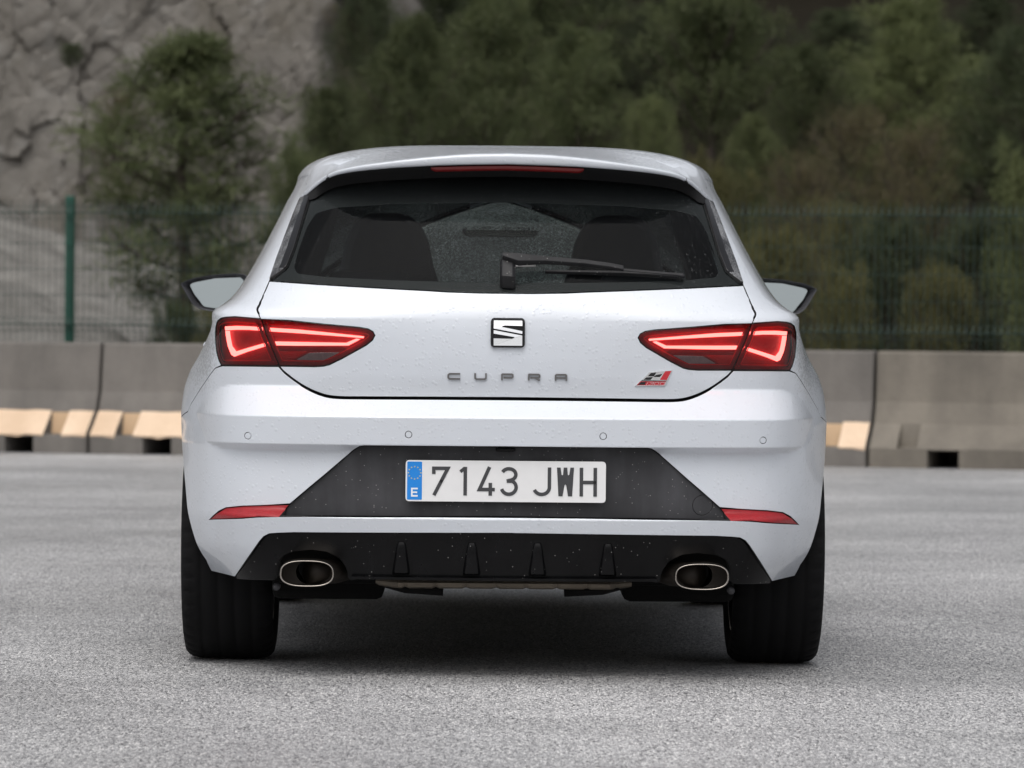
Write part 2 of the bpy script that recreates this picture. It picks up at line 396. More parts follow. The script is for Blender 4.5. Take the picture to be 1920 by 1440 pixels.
M = dict(
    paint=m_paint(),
    gap=simple("seam_black", (.006, .006, .007), .8),
    trim=m_blackplastic("grained_black_plastic", (.030, .030, .033), .42, .05, .25),
    diff=m_blackplastic("satin_black_plastic", (.0022, .0022, .0026), .26, .02, .10, .18),
    gloss=m_blackplastic("gloss_black", (.006, .006, .007), .12, 0., .0),
    wetgloss=m_blackplastic("rain_flecked_black", (.012, .012, .014), .15, .85, .3),
    under=simple("underbody", (.0025, .0025, .0025), .85, .4, 8, Specular_IOR_Level=.2),
    rubber=simple("tyre_rubber", (.0035, .0035, .004), .85, .25, 20, .2, 300, Specular_IOR_Level=.22),
    chrome=simple("chrome", (.80, .80, .81), .09, .03, 10, Metallic=1.0),
    satin=simple("satin_chrome", (.24, .236, .236), .33, .1, 60, Metallic=1.0),
    steel=simple("brushed_steel", (.40, .365, .33), .24, .12, 30, Metallic=1.0),
    soot=simple("sooty_steel", (.020, .016, .013), .55, .4, 25, Metallic=.6),
    silencer=simple("silencer_steel", (.17, .145, .115), .5, .35, 14, .3, 60, Metallic=.6),
    alloy=simple("alloy", (.30, .30, .31), .35, .1, 9, Metallic=1.0),
    glass=m_glass("tinted_rear_glass", (.76, .82, .81), .035, .012, (.5, .53, .58)),
    side_glass=m_glass("side_glass", (.40, .44, .43), .2),
    screen_glass=m_glass("wet_windscreen", (.70, .80, .76), .3, .80, (.78, .88, .86)),
    lens=m_lens("red_lens", (.84, .20, .21)),
    clear=m_lens("clear_lens", (.80, .72, .72)),
    house=simple("lamp_housing", (.24, .016, .026), .35, .35, 40, .4, 260),
    housedark=simple("lamp_housing_dark", (.15, .012, .022), .3, .3, 40),
    redlens=simple("red_plastic", (.33, .010, .016), .35, .25, 60, .5, 400),
    brakered=simple("brake_lens_red", (.16, .012, .012), .25, .3, 30),
    led=m_emit("lit_led_bar", (1.0, .52, .43), 5.4),
    reflbowl=simple("reflector_bowl", (.28, .21, .22), .3, .35, 90, .6, 120),
    plate=simple("plate_white", (.74, .74, .745), .32, .05, 25, .1, 500),
    plateblue=simple("plate_blue", (.012, .22, .66), .35, .08, 30),
    ink=simple("plate_ink", (.045, .046, .050), .4, .2, 60),
    white=simple("white_print", (.78, .79, .80), .4, .03),
    figure=simple("badge_figure", (.58, .42, .44), .3, .05),
    gold=simple("star_yellow", (.55, .50, .22), .4, .05),
    badgered=simple("badge_red", (.52, .018, .03), .25, .08, Coat_Weight=.6),
    badgeblack=simple("badge_black", (.012, .012, .014), .25),
    seat=simple("seat_cloth", (.040, .040, .048), .85, .2, 30, .3, 500),
    cabin=simple("cabin_plastic", (.022, .022, .024), .7, .2),
    liner=simple("cabin_headliner", (.05, .05, .053), .9, .05),
    mirror=simple("mirror_glass", (.315, .345, .348), .05, .03, 12, Metallic=1.0),
    wiper=m_blackplastic("wiper_black", (.010, .010, .011), .4, .10, .3),
    asphalt=m_asphalt(),
    concrete=m_concrete("concrete", (.112, .103, .094), (.172, .158, .143)),
    concrete_warm=m_concrete("concrete_weathered", (.118, .105, .088), (.188, .167, .138)),
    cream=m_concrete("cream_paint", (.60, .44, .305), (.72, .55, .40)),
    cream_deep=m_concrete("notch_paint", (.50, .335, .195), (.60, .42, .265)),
    hole=simple("drain_dark", (.008, .008, .008), .9),
    fence=simple("green_fence_paint", (.014, .036, .029), .45, .15, 8),
    post=simple("green_post_paint", (.007, .060, .040), .42, .15, 6),
    rock=m_rock(),
    soil=simple("dark_soil", (.016, .014, .010), .95, .5, .8, .8, 6, Specular_IOR_Level=.05),
    scree=m_concrete("scree", (.11, .104, .094), (.19, .182, .168)),
    bark=simple("pine_bark", (.050, .038, .030), .9, .35, 5, .6, 25),
    needle=m_leaf("pine_needles", (0.061, 0.078, 0.035), (0.124, 0.144, 0.065), (0.171, 0.183, 0.088)),
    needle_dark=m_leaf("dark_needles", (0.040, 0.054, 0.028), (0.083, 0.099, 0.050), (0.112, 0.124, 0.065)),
    fold_highlight=simple("fence_fold_highlight", (.055, .095, .080), .45, .15, 8),  # lighter than the fence paint: highlights of the bends put into the colour
    glow=simple("lamp_inner_edge", (.62, .022, .035), .3, .1, 40),
    needle_light=m_leaf("pale_needles", (0.092, 0.112, 0.047), (0.177, 0.201, 0.088), (0.224, 0.236, 0.112)),
    blocker=simple("blocker_green", (.030, .034, .020), .95, .6, .25, 1.0, .6),  # dark cover of the unseen rise added to block light
    brush=m_leaf("brown_brush", (.092, .080, .042), (.150, .130, .070), (.165, .130, .072)), #(0.100, 0.083, 0.045), (0.171, 0.139, 0.073), (0.201, 0.136, 0.073)),
    grassy=m_leaf("olive_brush", (0.085, 0.085, 0.038), (0.153, 0.146, 0.059), (0.206, 0.183, 0.065)),
)

# ---------------------------------------------------------------- building helpers
def mesh_obj(name, verts, faces, mat, parent=None, smooth=False, normals=None, loc=None):
    me = bpy.data.meshes.new(name)
    me.from_pydata([tuple(map(float, v)) for v in verts] if not isinstance(verts, np.ndarray) else verts.tolist(), [], faces)
    if smooth or normals is not None:
        me.polygons.foreach_set("use_smooth", [True]*len(me.polygons))
    me.update()
    if normals is not None:
        me.normals_split_custom_set_from_vertices([tuple(n) for n in np.asarray(normals).tolist()])
    if mat: me.materials.append(mat)
    o = bpy.data.objects.new(name, me); COL.objects.link(o)
    if parent: o.parent = parent
    if loc is not None: o.location = loc
    return o

def thing(name, label, cat, loc=(0, 0, 0), group=None):
    o = bpy.data.objects.new(name, None); COL.objects.link(o)
    o.location = loc; o.empty_display_size = .2
    o["label"] = label; o["category"] = cat
    if group: o["group"] = group
    return o

def tag(o, label, cat, group=None):
    o["label"] = label; o["category"] = cat
    if group: o["group"] = group
    return o

def inside(poly, pts):
    x, y = pts[:, 0], pts[:, 1]; r = np.zeros(len(pts), bool)
    a = poly; b = np.roll(poly, -1, 0)
    for (x1, y1), (x2, y2) in zip(a, b):
        if y1 == y2: continue
        c = (y1 > y) != (y2 > y)
        r ^= c & (x < (x2 - x1)*(y - y1)/(y2 - y1) + x1)
    return r

def area2(p):
    q = np.roll(p, -1, 0)
    return float((p[:, 0]*q[:, 1] - q[:, 0]*p[:, 1]).sum())/2

def offset(p, d):
    """move a closed outline inwards by d (outwards when d < 0); p counter-clockwise"""
    if d == 0: return p
    e = np.roll(p, -1, 0) - p; e /= np.linalg.norm(e, axis=1, keepdims=True) + 1e-12
    n = np.stack([-e[:, 1], e[:, 0]], 1)
    m = n + np.roll(n, 1, 0); l = np.linalg.norm(m, axis=1, keepdims=True) + 1e-9; m /= l
    k = np.clip(1/np.maximum((m*n).sum(1, keepdims=True), .2), 1, 2.2)
    return p + m*k*d

def densify(p, step):
    out = []
    for a, b in zip(p, np.roll(p, -1, 0)):
        m = max(1, int(math.ceil(np.hypot(*(b - a))/step)))
        for i in range(m): out.append(a + (b - a)*i/m)
    return np.array(out)

def rounded(p, r, seg=4, closed=True):
    """round the corners of an outline by radius r"""
    p = np.asarray(p, float); out = []
    n = len(p)
    for i in range(n):
        a, b, c = p[i-1], p[i], p[(i+1) % n]
        la, lc = np.linalg.norm(a - b), np.linalg.norm(c - b)
        t = min(r, la*.45, lc*.45)
        if not closed and i in (0, n-1): out.append(b); continue
        p1 = b + (a - b)/max(la, 1e-9)*t; p2 = b + (c - b)/max(lc, 1e-9)*t
        for j in range(seg + 1):
            w = j/seg
            out.append((1-w)**2*p1 + 2*w*(1-w)*b + w*w*p2)
    return np.array(out)

def panel(name, outer, mat, parent, holes=(), mode='body', off=0., gap=.0018, rim=.012, bev=.0008,
          step=(.008, .008), zl=(), flip=False, edge=.007, back=False):
    """a pressed panel: an outline (u, z) on the body surface, with turned-in edges; flip mirrors it to the other flank"""
    outer = np.asarray(outer, float)
    if area2(outer) < 0: outer = outer[::-1]
    loops = [densify(offset(outer, gap), edge)]
    for h in holes:
        h = np.asarray(h, float)
        if area2(h) < 0: h = h[::-1]
        loops.append(densify(offset(h, -gap), edge)[::-1])
    lo, hi = loops[0].min(0), loops[0].max(0)
    us = np.arange(lo[0] + step[0]*.5, hi[0], step[0]); zs = list(np.arange(lo[1] + step[1]*.5, hi[1], step[1]))
    zs = [z for z in zs if all(abs(z - q) > step[1]*.3 for q in zl)] + [q for q in zl if lo[1] < q < hi[1]]
    zs = np.array(sorted(zs))
    g = np.stack(np.meshgrid(us, zs), -1).reshape(-1, 2)
    k = inside(loops[0], g)
    for h in loops[1:]: k &= ~inside(h, g)
    g = g[k]
    # keep grid points a little away from the outlines
    allb = np.concatenate(loops)
    cell = {}
    cs = max(step)
    for b in allb: cell.setdefault((int(b[0]//cs), int(b[1]//cs)), []).append(b)
    keep = np.ones(len(g), bool); md = (.4*min(step))**2
    for i, q in enumerate(g):
        ci, cj = int(q[0]//cs), int(q[1]//cs)
        for a in (-1, 0, 1):
            for c in (-1, 0, 1):
                for b in cell.get((ci+a, cj+c), ()):
                    if (b[0]-q[0])**2 + (b[1]-q[1])**2 < md: keep[i] = False
    g = g[keep]
    pts = np.concatenate(loops + [g]); nb = len(allb)
    edges = []; s = 0
    for l in loops:
        edges += [(s+i, s+(i+1) % len(l)) for i in range(len(l))]; s += len(l)
    r = delaunay_2d_cdt([Vector(q) for q in pts.tolist()], edges, [], 0, 1e-7)
    vs = np.array([tuple(v) for v in r[0]]); tris = np.array([t for t in r[2] if len(t) == 3])
    cen = vs[tris].mean(1)
    ok = inside(loops[0], cen)
    for h in loops[1:]: ok &= ~inside(h, cen)
    tris = tris[ok]
    P = surf(vs[:, 0], vs[:, 1], mode); Nn = surf_n(vs[:, 0], vs[:, 1], mode)
    P = P + Nn*off
    V = [P]; NN = [Nn]; F = tris.tolist(); base = len(P); dark = []
    if rim:
        for l in loops:
            p = surf(l[:, 0], l[:, 1], mode); n = surf_n(l[:, 0], l[:, 1], mode); p = p + n*off
            t = np.roll(p, -1, 0) - np.roll(p, 1, 0); t /= np.linalg.norm(t, axis=1, keepdims=True) + 1e-12
            b = np.cross(t, n)
            m = len(l)
            mid = (n + b); mid /= np.linalg.norm(mid, axis=1, keepdims=True)
            V += [p, p + b*bev - n*bev, p + b*(bev*1.2) - n*rim]
            NN += [n, mid, b]
            for q in (0, 1):
                for i in range(m):
                    j = (i+1) % m
                    F.append([base + q*m + j, base + q*m + i, base + (q+1)*m + i, base + (q+1)*m + j])
                    if q and rim > .009: dark.append(len(F) - 1)
            base += 3*m
    V = np.concatenate(V); NN = np.concatenate(NN)
    if flip:
        V = V*[-1, 1, 1]; NN = NN*[-1, 1, 1]; F = [f[::-1] for f in F]
    o = mesh_obj(name, V, F, mat, parent, normals=NN)
    if dark:                                  # unpainted flange behind the turned-in edge
        o.data.materials.append(M['gap'])
        mi = np.zeros(len(F), np.int32); mi[dark] = 1
        o.data.polygons.foreach_set('material_index', mi)
    return o

def UX(pts, mode='plain'):
    a = np.array(pts, float)
    if len(a) > 1:                            # keep straight edges straight round the corner of the car
        out = []
        for p, q in zip(a[:-1], a[1:]):
            m = max(1, int(math.hypot(*(q - p))/.014)) if abs(q[0] - p[0]) > .008 and max(p[0], q[0]) > .40 else 1
            out += [p + (q - p)*i/m for i in range(m)]
        a = np.array(out + [a[-1]])
    return np.stack([u_of_x(a[:, 0], a[:, 1], mode), a[:, 1]], 1)
def UY(pts, mode='plain'):
    a = np.array(pts, float)
    return np.stack([u_of_y(a[:, 0], a[:, 1], mode), a[:, 1]], 1)
def sym(half):
    """half outline from the middle out and back to the middle -> whole outline"""
    half = np.asarray(half, float)
    m = (half*[-1, 1])[::-1]
    return np.concatenate([half, m[abs(m[:, 0]) > 1e-6]])

def stroke(pl, w, closed=False):
    """quads along a polyline of width w, mitred; returns verts2d, quads"""
    p = np.asarray(pl, float); n = len(p)
    w = np.broadcast_to(np.asarray(w, float), (n,))
    d = np.diff(p, axis=0); d /= np.linalg.norm(d, axis=1, keepdims=True)
    if closed:
        dl = p[0] - p[-1]; dl /= np.linalg.norm(dl)
        prev = np.concatenate([[dl], d]); nxt = np.concatenate([d, [dl]])
    else:
        prev = np.concatenate([d[:1], d]); nxt = np.concatenate([d, d[-1:]])
    nr = lambda v: np.stack([-v[:, 1], v[:, 0]], 1)
    m = nr(prev) + nr(nxt); m /= np.linalg.norm(m, axis=1, keepdims=True) + 1e-9
    k = 1/np.clip((m*nr(nxt)).sum(1), .45, 1)
    L = p + m*(w*k/2)[:, None]; R = p - m*(w*k/2)[:, None]
    v = np.concatenate([L, R]); q = [(i, i+n, i+1+n, i+1) for i in range(n-1)]
    if closed: q.append((n-1, 2*n-1, n, 0))
    return v, q

def arc(cx, cy, rx, ry, a0, a1, n=10):
    t = np.radians(np.linspace(a0, a1, n))
    return [(cx + rx*math.cos(x), cy + ry*math.sin(x)) for x in t]

def slab(name, v2, faces, mat, parent, to3, h, base=0.):
    """flat shapes with thickness: 2d faces lifted by to3(x, z, height), walls included"""
    v2 = np.asarray(v2, float); n = len(v2)
    top = to3(v2[:, 0], v2[:, 1], base + h); bot = to3(v2[:, 0], v2[:, 1], base)
    F = []; cnt = {}
    for f in faces:
        pf = v2[list(f)]
        if area2(pf) < 0: f = f[::-1]
        F.append(list(f))
        for a, b in zip(f, tuple(f[1:]) + (f[0],)):
            cnt[(a, b)] = 1
    for (a, b) in list(cnt):
        if (b, a) not in cnt: F.append([b, a, a+n, b+n])
    return mesh_obj(name, np.concatenate([top, bot]), F, mat, parent)

def on_body(mode='plain', cx=0., cz=0., scale=1., flip=False):
    def f(x, z, h):
        X = cx + np.asarray(x)*scale; Z = cz + np.asarray(z)*scale
        u = u_of_x(X, Z, mode)
        return surf(u, Z, mode) + surf_n(u, Z, mode)*h
    return f

def box(b, c, s, rot=None):
    """append a box to the pair of lists b = (verts, faces)"""
    i = len(b[0]); hx, hy, hz = s[0]/2, s[1]/2, s[2]/2
    vs = [(x, y, z) for z in (-hz, hz) for y in (-hy, hy) for x in (-hx, hx)]
    for v in vs:
        v = Vector(v)
        if rot is not None: v = rot @ v
        b[0].append((c[0]+v.x, c[1]+v.y, c[2]+v.z))
    b[1].extend([[i, i+2, i+3, i+1], [i+4, i+5, i+7, i+6], [i, i+1, i+5, i+4], [i+2, i+6, i+7, i+3], [i, i+4, i+6, i+2], [i+1, i+3, i+7, i+5]])

def tube(b, pts, rad, seg=6, cap=True):
    """append a round bar along points"""
    pts = [Vector(p) for p in pts]; i0 = len(b[0]); n = len(pts)
    rad = [rad]*n if isinstance(rad, (int, float)) else rad
    ref = Vector((.13, .31, .94))
    for k, p in enumerate(pts):
        d = (pts[min(k+1, n-1)] - pts[max(k-1, 0)]).normalized()
        a = d.cross(ref)
        if a.length < .05: a = d.cross(Vector((1, 0, 0)))
        a.normalize(); c = d.cross(a)
        for j in range(seg):
            t = 2*math.pi*j/seg
            q = p + (a*math.cos(t) + c*math.sin(t))*rad[k]
            b[0].append((q.x, q.y, q.z))
    for k in range(n-1):
        for j in range(seg):
            j2 = (j+1) % seg
            b[1].append([i0+k*seg+j, i0+k*seg+j2, i0+(k+1)*seg+j2, i0+(k+1)*seg+j])
    if cap:
        b[1].append([i0+j for j in range(seg)][::-1]); b[1].append([i0+(n-1)*seg+j for j in range(seg)])

def grid_faces(nu, nv, closed_u=False, flip=False):
    F = []
    for j in range(nv-1):
        for i in range(nu if closed_u else nu-1):
            i2 = (i+1) % nu
            f = [j*nu+i, j*nu+i2, (j+1)*nu+i2, (j+1)*nu+i]
            F.append(f[::-1] if flip else f)
    return F

def bevelled(o, w, seg=2, angle=35):
    m = o.modifiers.new("bevel", 'BEVEL'); m.width = w; m.segments = seg; m.limit_method = 'ANGLE'; m.angle_limit = math.radians(angle)
    for p in o.data.polygons: p.use_smooth = True
    try:
        o.data.set_sharp_from_angle(angle=math.radians(40))
    except Exception: pass
    return o

# ================================================================ the car
car = thing("hatchback_car", "white rain-beaded hatchback seen from behind with lit red tail lights", "car", (0, 0, 0))
A = np.array
tl = {k: A(v) for k, v in T.items()}

# outlines (half, right side)
hs = tl['hatch_side']; hl = tl['hatch_low'].copy(); hl[0] = hs[-1]
gl_low = tl['glass_low'][::-1].copy(); gl_low[0] = (0, 1.014)
gl_low = np.concatenate([[(0, 1.0140)], gl_low[1:]])
lamp_o = tl['lamp_out'].copy(); lamp_o[5] = (.7685, .9168); lamp_o[4] = (.7640, .9325)
lamp_i = tl['lamp_in']
def smooth(p, it=2):
    p = np.asarray(p, float)
    for _ in range(it):
        q = np.concatenate([p[:1], np.stack([.75*p[:-1] + .25*p[1:], .25*p[:-1] + .75*p[1:]], 1).reshape(-1, 2), p[-1:]]); p = q
    return p
hl = np.concatenate([hl[:4], smooth(hl[4:])])
hbot = hl[4:]                                         # seam below the lamp, towards the middle
bt = tl['bumper_top'][:5]
arch_c = (.79, .325); AR = .366
def arch(a0, a1, n): return [(arch_c[0] - AR*math.cos(math.radians(t)), arch_c[1] + AR*math.sin(math.radians(t))) for t in np.linspace(a0, a1, n)]

# -- rear bumper
dif = tl['diffuser'].copy()
half = np.concatenate([
    UX([(0, .7340)]), UX(hbot[::-1] - [0, .0040]), UX([(.5968, .8135), (.685, .8135), (.7505, .8130)]), UX(bt[1:]),
    UY([(.47, .687), (.56, .672)]), UY(arch(66, -5.5, 14)),
    UX([(.785, .2580), (.735, .2545), (.7135, .2525), (.6420, .3560), (.6310, .3690), (.6160, .3768), (.5960, .3790), (.5489, .3815), (.2693, .3845), (0, .3870)])])
bump_outer = sym(half)
pan = tl['panel']; ref = tl['reflector']
PTOP = [(0, .6125)] + [tuple(p) for p in pan[1:7]]
hole_half = np.concatenate([UX(PTOP, 'body'), UX([(.5620, .4560)], 'body'), UX(ref[4:5], 'body'), UX(ref[3:4], 'body'), UX(ref[2:3], 'body'), UX(ref[1:2], 'body'), UX(ref[0:1], 'body'),
                            UX(ref[8:9], 'body'), UX(ref[7:8], 'body'), UX([(.5912, .4224), (.4555, .4255), (.2, .4285), (0, .4290)], 'body')])
SENS = [(.6742, .6327), (.2529, .6416), (-.2529, .6416), (-.6742, .6327)]
def circ(X, z, r, mode, n=28):
    c = A([(X + r*math.cos(t), z + r*math.sin(t)) for t in np.linspace(0, 2*math.pi, n, endpoint=False)])
    u0 = u_of_x(A([X]), A([z]), mode)[0]; h = 1e-3
    du = (surf(u0+h, z, mode)[0] - surf(u0-h, z, mode)[0])/(2*h)
    return np.stack([u0 + (c[:, 0] - X)/max(du, .35), c[:, 1]], 1)
sens_out = [circ(X, z, .0086, 'body') for X, z in SENS]
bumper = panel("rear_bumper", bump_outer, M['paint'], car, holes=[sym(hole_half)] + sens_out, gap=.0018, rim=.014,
               step=(.008, .006), zl=[.4235, .4265, .431, .4355, .440, .600, .606, .611, .6155, .620, .681, .684, .6865, .689, .692, .698])
for c in sens_out:
    panel("parking_sensor", c, M['paint'], bumper, gap=.0012, rim=.006, step=(.006, .006), bev=.0004, off=-.0003)
# -- number-plate panel with its tow cover
pan_half = np.concatenate([UX(PTOP, 'panel'), UX([(.5640, .4545), (.5905, .4228), (.4555, .4255), (0, .4295)], 'panel')])
cov = circ(.5185, .4615, .0265, 'panel', 36)
trapz = panel("number_plate_panel", sym(pan_half), M['trim'], bumper, holes=[cov], mode='panel', off=-.006, gap=.0015, rim=.02, step=(.02, .012))
panel("tow_eye_cover", cov, M['trim'], bumper, mode='panel', off=-.0062, gap=.0011, rim=.006, step=(.01, .01), bev=.0004)
for f in (0, 1):
    rp = rounded(UX(ref, 'body'), .003, 2)
    r_ = panel("rear_reflector", rp, M['redlens'], bumper, off=-.002, gap=.0022, rim=.015, step=(.010, .006), flip=bool(f))
# -- tailgate
th = np.concatenate([UX(gl_low - [0, .0020]), UX(hs[5:]), UX(lamp_i[1:]), UX(hbot[0:1]), UX(hbot[1:]), UX([(0, .7385)])])
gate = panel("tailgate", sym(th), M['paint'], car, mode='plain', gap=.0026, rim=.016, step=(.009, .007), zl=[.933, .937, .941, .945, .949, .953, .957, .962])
# -- rear window, its black border and the side deflectors
defl = tl['deflector']
gtop = [(0, 1.337), (.25, 1.337), (.45, 1.335), (.508, 1.328)]
gh = np.concatenate([UX(gl_low), UX([(.6262, 1.0423)])[0:0], UX(A([(.6230, 1.0425)])), UX(defl[::-1]), UX(A(gtop)[::-1])])
glass = panel("rear_window", sym(gh), M['glass'], gate, mode='plain', off=-.0025, gap=.0012, rim=.003, step=(.025, .02))
vis = [(0, 1.044), (.30, 1.050), (.47, 1.057), (.553, 1.066), (.562, 1.082), (.552, 1.13), (.533, 1.19), (.512, 1.224), (.46, 1.238), (.30, 1.249), (0, 1.255)]
panel("window_border", sym(gh), M['gap'], glass, holes=[sym(rounded(UX(vis), .02, 4, False))], mode='plain', off=-.006, gap=.003, rim=0, step=(.02, .015))
for f in (0, 1):
    dp = np.concatenate([UX(hs[0:5]), UX(defl[::-1]), UX([(.5245, 1.295)])])
    d2 = panel("window_deflector", dp, M['wetgloss'], gate, mode='plain', off=.004, gap=.0022, rim=.014, step=(.012, .012), flip=bool(f), bev=.0015)
    ml = smooth(defl, 0); mid = np.stack([np.interp(ml[:, 1][::-1], hs[:5, 1][::-1], hs[:5, 0][::-1])[::-1]*.45 + ml[:, 0]*.55, ml[:, 1]], 1)
    ip = np.concatenate([UX(mid), UX(ml[::-1])])
    panel("deflector_lip", ip, M['gloss'], d2, mode='plain', off=.0055, gap=.0012, rim=.004, step=(.012, .012), flip=bool(f), bev=.0015)
# -- quarter panels, doors, wings, sills
def ring(pts): return [tuple(p) for p in pts]
for f in (0, 1):
    F_ = bool(f)
    q = np.concatenate([UX([(.5300, 1.3360), (.5450, 1.2950)]), UX(hs), UX(lamp_o[:10]), UX(bt[1:]), UY([(.47, .687), (.56, .672)]),
                        UY(arch(66, 192, 18)), UY([(1.20, .30), (1.22, .42), (1.20, .66), (1.20, .80), (1.04, .98), (1.00, 1.08), (1.09, 1.19), (1.36, 1.295), (1.42, 1.336)])])
    q = np.concatenate([q[:1], q[2:]])
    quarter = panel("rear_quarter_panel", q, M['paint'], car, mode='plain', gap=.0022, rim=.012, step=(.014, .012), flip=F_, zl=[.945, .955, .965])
    rd = UY([(1.20, .30), (1.22, .42), (1.20, .66), (1.20, .80), (1.04, .98), (1.00, 1.08), (1.09, 1.19), (1.36, 1.295), (1.42, 1.336), (2.02, 1.336), (2.02, .30)])
    rw = UY([(1.12, 1.075), (1.30, 1.015), (1.96, .985), (1.96, 1.295), (1.46, 1.283), (1.22, 1.195)])
    fd = UY([(2.02, .30), (2.02, 1.336), (2.40, 1.318), (2.72, 1.12), (2.98, .965), (3.00, .60), (2.95, .30)])
    fwn = UY([(2.08, .983), (2.08, 1.293), (2.36, 1.283), (2.62, 1.11), (2.80, .982)])
    d1 = panel("rear_door", rd, M['paint'], car, holes=[rw], mode='plain', rim=.012, step=(.03, .025), flip=F_, edge=.02)
    panel("door_window", rw, M['side_glass'], d1, mode='plain', off=-.004, gap=.002, rim=.003, step=(.05, .05), flip=F_, edge=.02)
    d3 = panel("front_door", fd, M['paint'], car, holes=[fwn], mode='plain', rim=.012, step=(.03, .025), flip=F_, edge=.02)
    panel("door_window", fwn, M['side_glass'], d3, mode='plain', off=-.004, gap=.002, rim=.003, step=(.05, .05), flip=F_, edge=.02)
    for dd, yy in ((d1, 1.30), (d3, 2.14)):
        b = ([], [])
        sx = -1 if f else 1
        pp = surf(u_of_y(A([yy, yy+.2]), A([.86, .85])), A([.86, .85]), 'plain')
        tube(b, [(sx*pp[0, 0]*.99, yy, .86), (sx*(pp[0, 0]+.03), yy+.02, .86), (sx*(pp[1, 0]+.03), yy+.18, .85), (sx*pp[1, 0]*.99, yy+.2, .85)], .011, 8)
        mesh_obj("handle", *b, M['paint'], dd, smooth=True)
    fa = [(3.42 - AR*math.cos(math.radians(t)), .325 + AR*math.sin(math.radians(t))) for t in np.linspace(192, -8, 22)]
    wing = UY([(2.95, .30), (3.00, .60), (2.98, .92), (3.5, .88), (3.86, .80), (3.90, .55), (3.80, .30)][0:6] + fa)
    panel("front_wing", wing, M['paint'], car, mode='plain', rim=.012, step=(.03, .03), flip=F_, edge=.02)
    sill = UY([(1.20, .30), (2.95, .30), (3.03, .22), (1.18, .22)])
    panel("side_sill", sill, M['diff'], car, mode='plain', rim=.012, step=(.05, .03), flip=F_, edge=.03)
# -- front end: bumper, bonnet, windscreen
def usym4(pts):
    h = UY(pts); return np.concatenate([h, np.stack([8 - h[::-1, 0], h[::-1, 1]], 1)])
def nose(pts):
    h = A(pts, float); return np.concatenate([h, np.stack([8 - h[::-1, 0], h[::-1, 1]], 1)])
panel("front_bumper", nose([(3.45, .24), (3.45, .84)]), M['paint'], car, mode='plain', rim=.01, step=(.05, .04), edge=.04)
panel("bonnet", nose([(3.02, .90), (3.0, .985)]), M['paint'], car, mode='plain', rim=.01, step=(.05, .02), edge=.04)
panel("bonnet_lip", nose([(3.45, .845), (3.05, .895)]), M['paint'], car, mode='plain', rim=.01, step=(.05, .02), edge=.04)
wsn = np.array([(3.13, 1.0), (3.10, 1.15), (3.08, 1.322)])
panel("windscreen", nose(wsn), M['screen_glass'], car, mode='plain', off=-.002, rim=0, step=(.06, .05), edge=.05)
for f in (0, 1):
    ap = A([(3.125, .99), (3.095, 1.15), (3.075, 1.328), (2.80, 1.328), (2.80, 1.24), (2.93, 1.10), (3.0, .99)])
    ap = np.concatenate([ap[:3], UY([(2.41, 1.32), (2.73, 1.12), (2.99, .967)])])
    try: panel("front_pillar", ap, M['paint'], car, mode='plain', rim=.008, gap=.001, step=(.03, .03), flip=bool(f), edge=.03)
    except Exception as e: print("pillar", e)

# -- roof: closes the ring at z = 1.33
ZR, HC, NR = 1.330, .102, 2.8
RC = A([0, 1.35])
def roofS(u, rho=None, phi=None):
    u = np.asarray(u, float)
    if phi is None: phi = np.arccos(np.clip(np.asarray(rho, float), 0, 1)**(NR/2))
    r = surf(u, np.full_like(u, ZR), 'plain')[..., :2]
    s_ = np.sin(phi)**(2/NR); rr = np.cos(phi)**(2/NR)*(1 - .07*s_)
    p = RC + (r - RC)*(rr*1.0014)[..., None]
    return np.concatenate([p, (ZR + HC*s_)[..., None]], -1)
ru = np.concatenate([np.linspace(0, .6, 22), np.linspace(.63, 1.0, 18), np.linspace(1.06, 3.0, 24), np.linspace(3.05, 4.0, 14)])
ru = np.concatenate([ru, 8 - ru[::-1][1:-1]]); nu = len(ru)
ph = np.concatenate([np.linspace(0, .3, 10)**1.4*(.3/.3**1.4), np.linspace(.34, np.pi/2, 26)])
V = np.concatenate([roofS(ru, phi=np.full(nu, p)) for p in ph])
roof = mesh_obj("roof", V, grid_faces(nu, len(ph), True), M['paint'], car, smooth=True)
# -- roof spoiler
sx_ = [0, .10, .18, .26, .32, .38, .42, .455, .487, .512, .535, .556]
szt = [1.381, 1.3785, 1.3725, 1.3645, 1.3570, 1.3490, 1.3420, 1.3340, 1.3210, 1.3050, 1.2870, 1.2715]
szb = [1.3535, 1.3515, 1.3490, 1.3445, 1.3405, 1.3350, 1.3300, 1.3230, 1.3100, 1.2930, 1.2750, 1.2610]
syt = [.250, .253, .260, .271, .283, .300, .318, .342, .378, .415, .458, .500]
su = [0, .12, .24, .36, .46, .54, .61, .66, .70, .74, .78, .80]
srh = [.75, .752, .757, .765, .775, .79, .81, .835, .865, .905, .95, .999]
tt = np.linspace(0, 1, 12); fine = np.linspace(0, 1, 72)
fz, fb, fy, fx, fu, fr = (pchip(tt, q) for q in (szt, szb, syt, sx_, su, srh))
J = roofS(fu(fine), rho=fr(fine)); J[:, 2] += .0006
for i_, s_ in enumerate(fine):                # the outer end laps over the quarter panel
    if s_ > .76:
        w_ = (s_ - .76)/.24; uu_ = .765 + .095*min(1, w_*1.6)
        if w_ < .55: J[i_] = roofS(A([uu_]), rho=A([.925 + .075*w_/.55]))[0] + [0.0012, -.0008, .0008]
        else:
            zz_ = 1.330 - .052*(w_ - .55)/.45
            J[i_] = (surf(A([uu_]), A([zz_]), 'plain') + surf_n(A([uu_]), A([zz_]), 'plain')*.0016)[0]
Tt = np.stack([fx(fine), fy(fine), fz(fine)], 1); Tb = np.stack([fx(fine), fy(fine) + .006, fb(fine)], 1)
drop = sstep(.8, 1.0, fine)
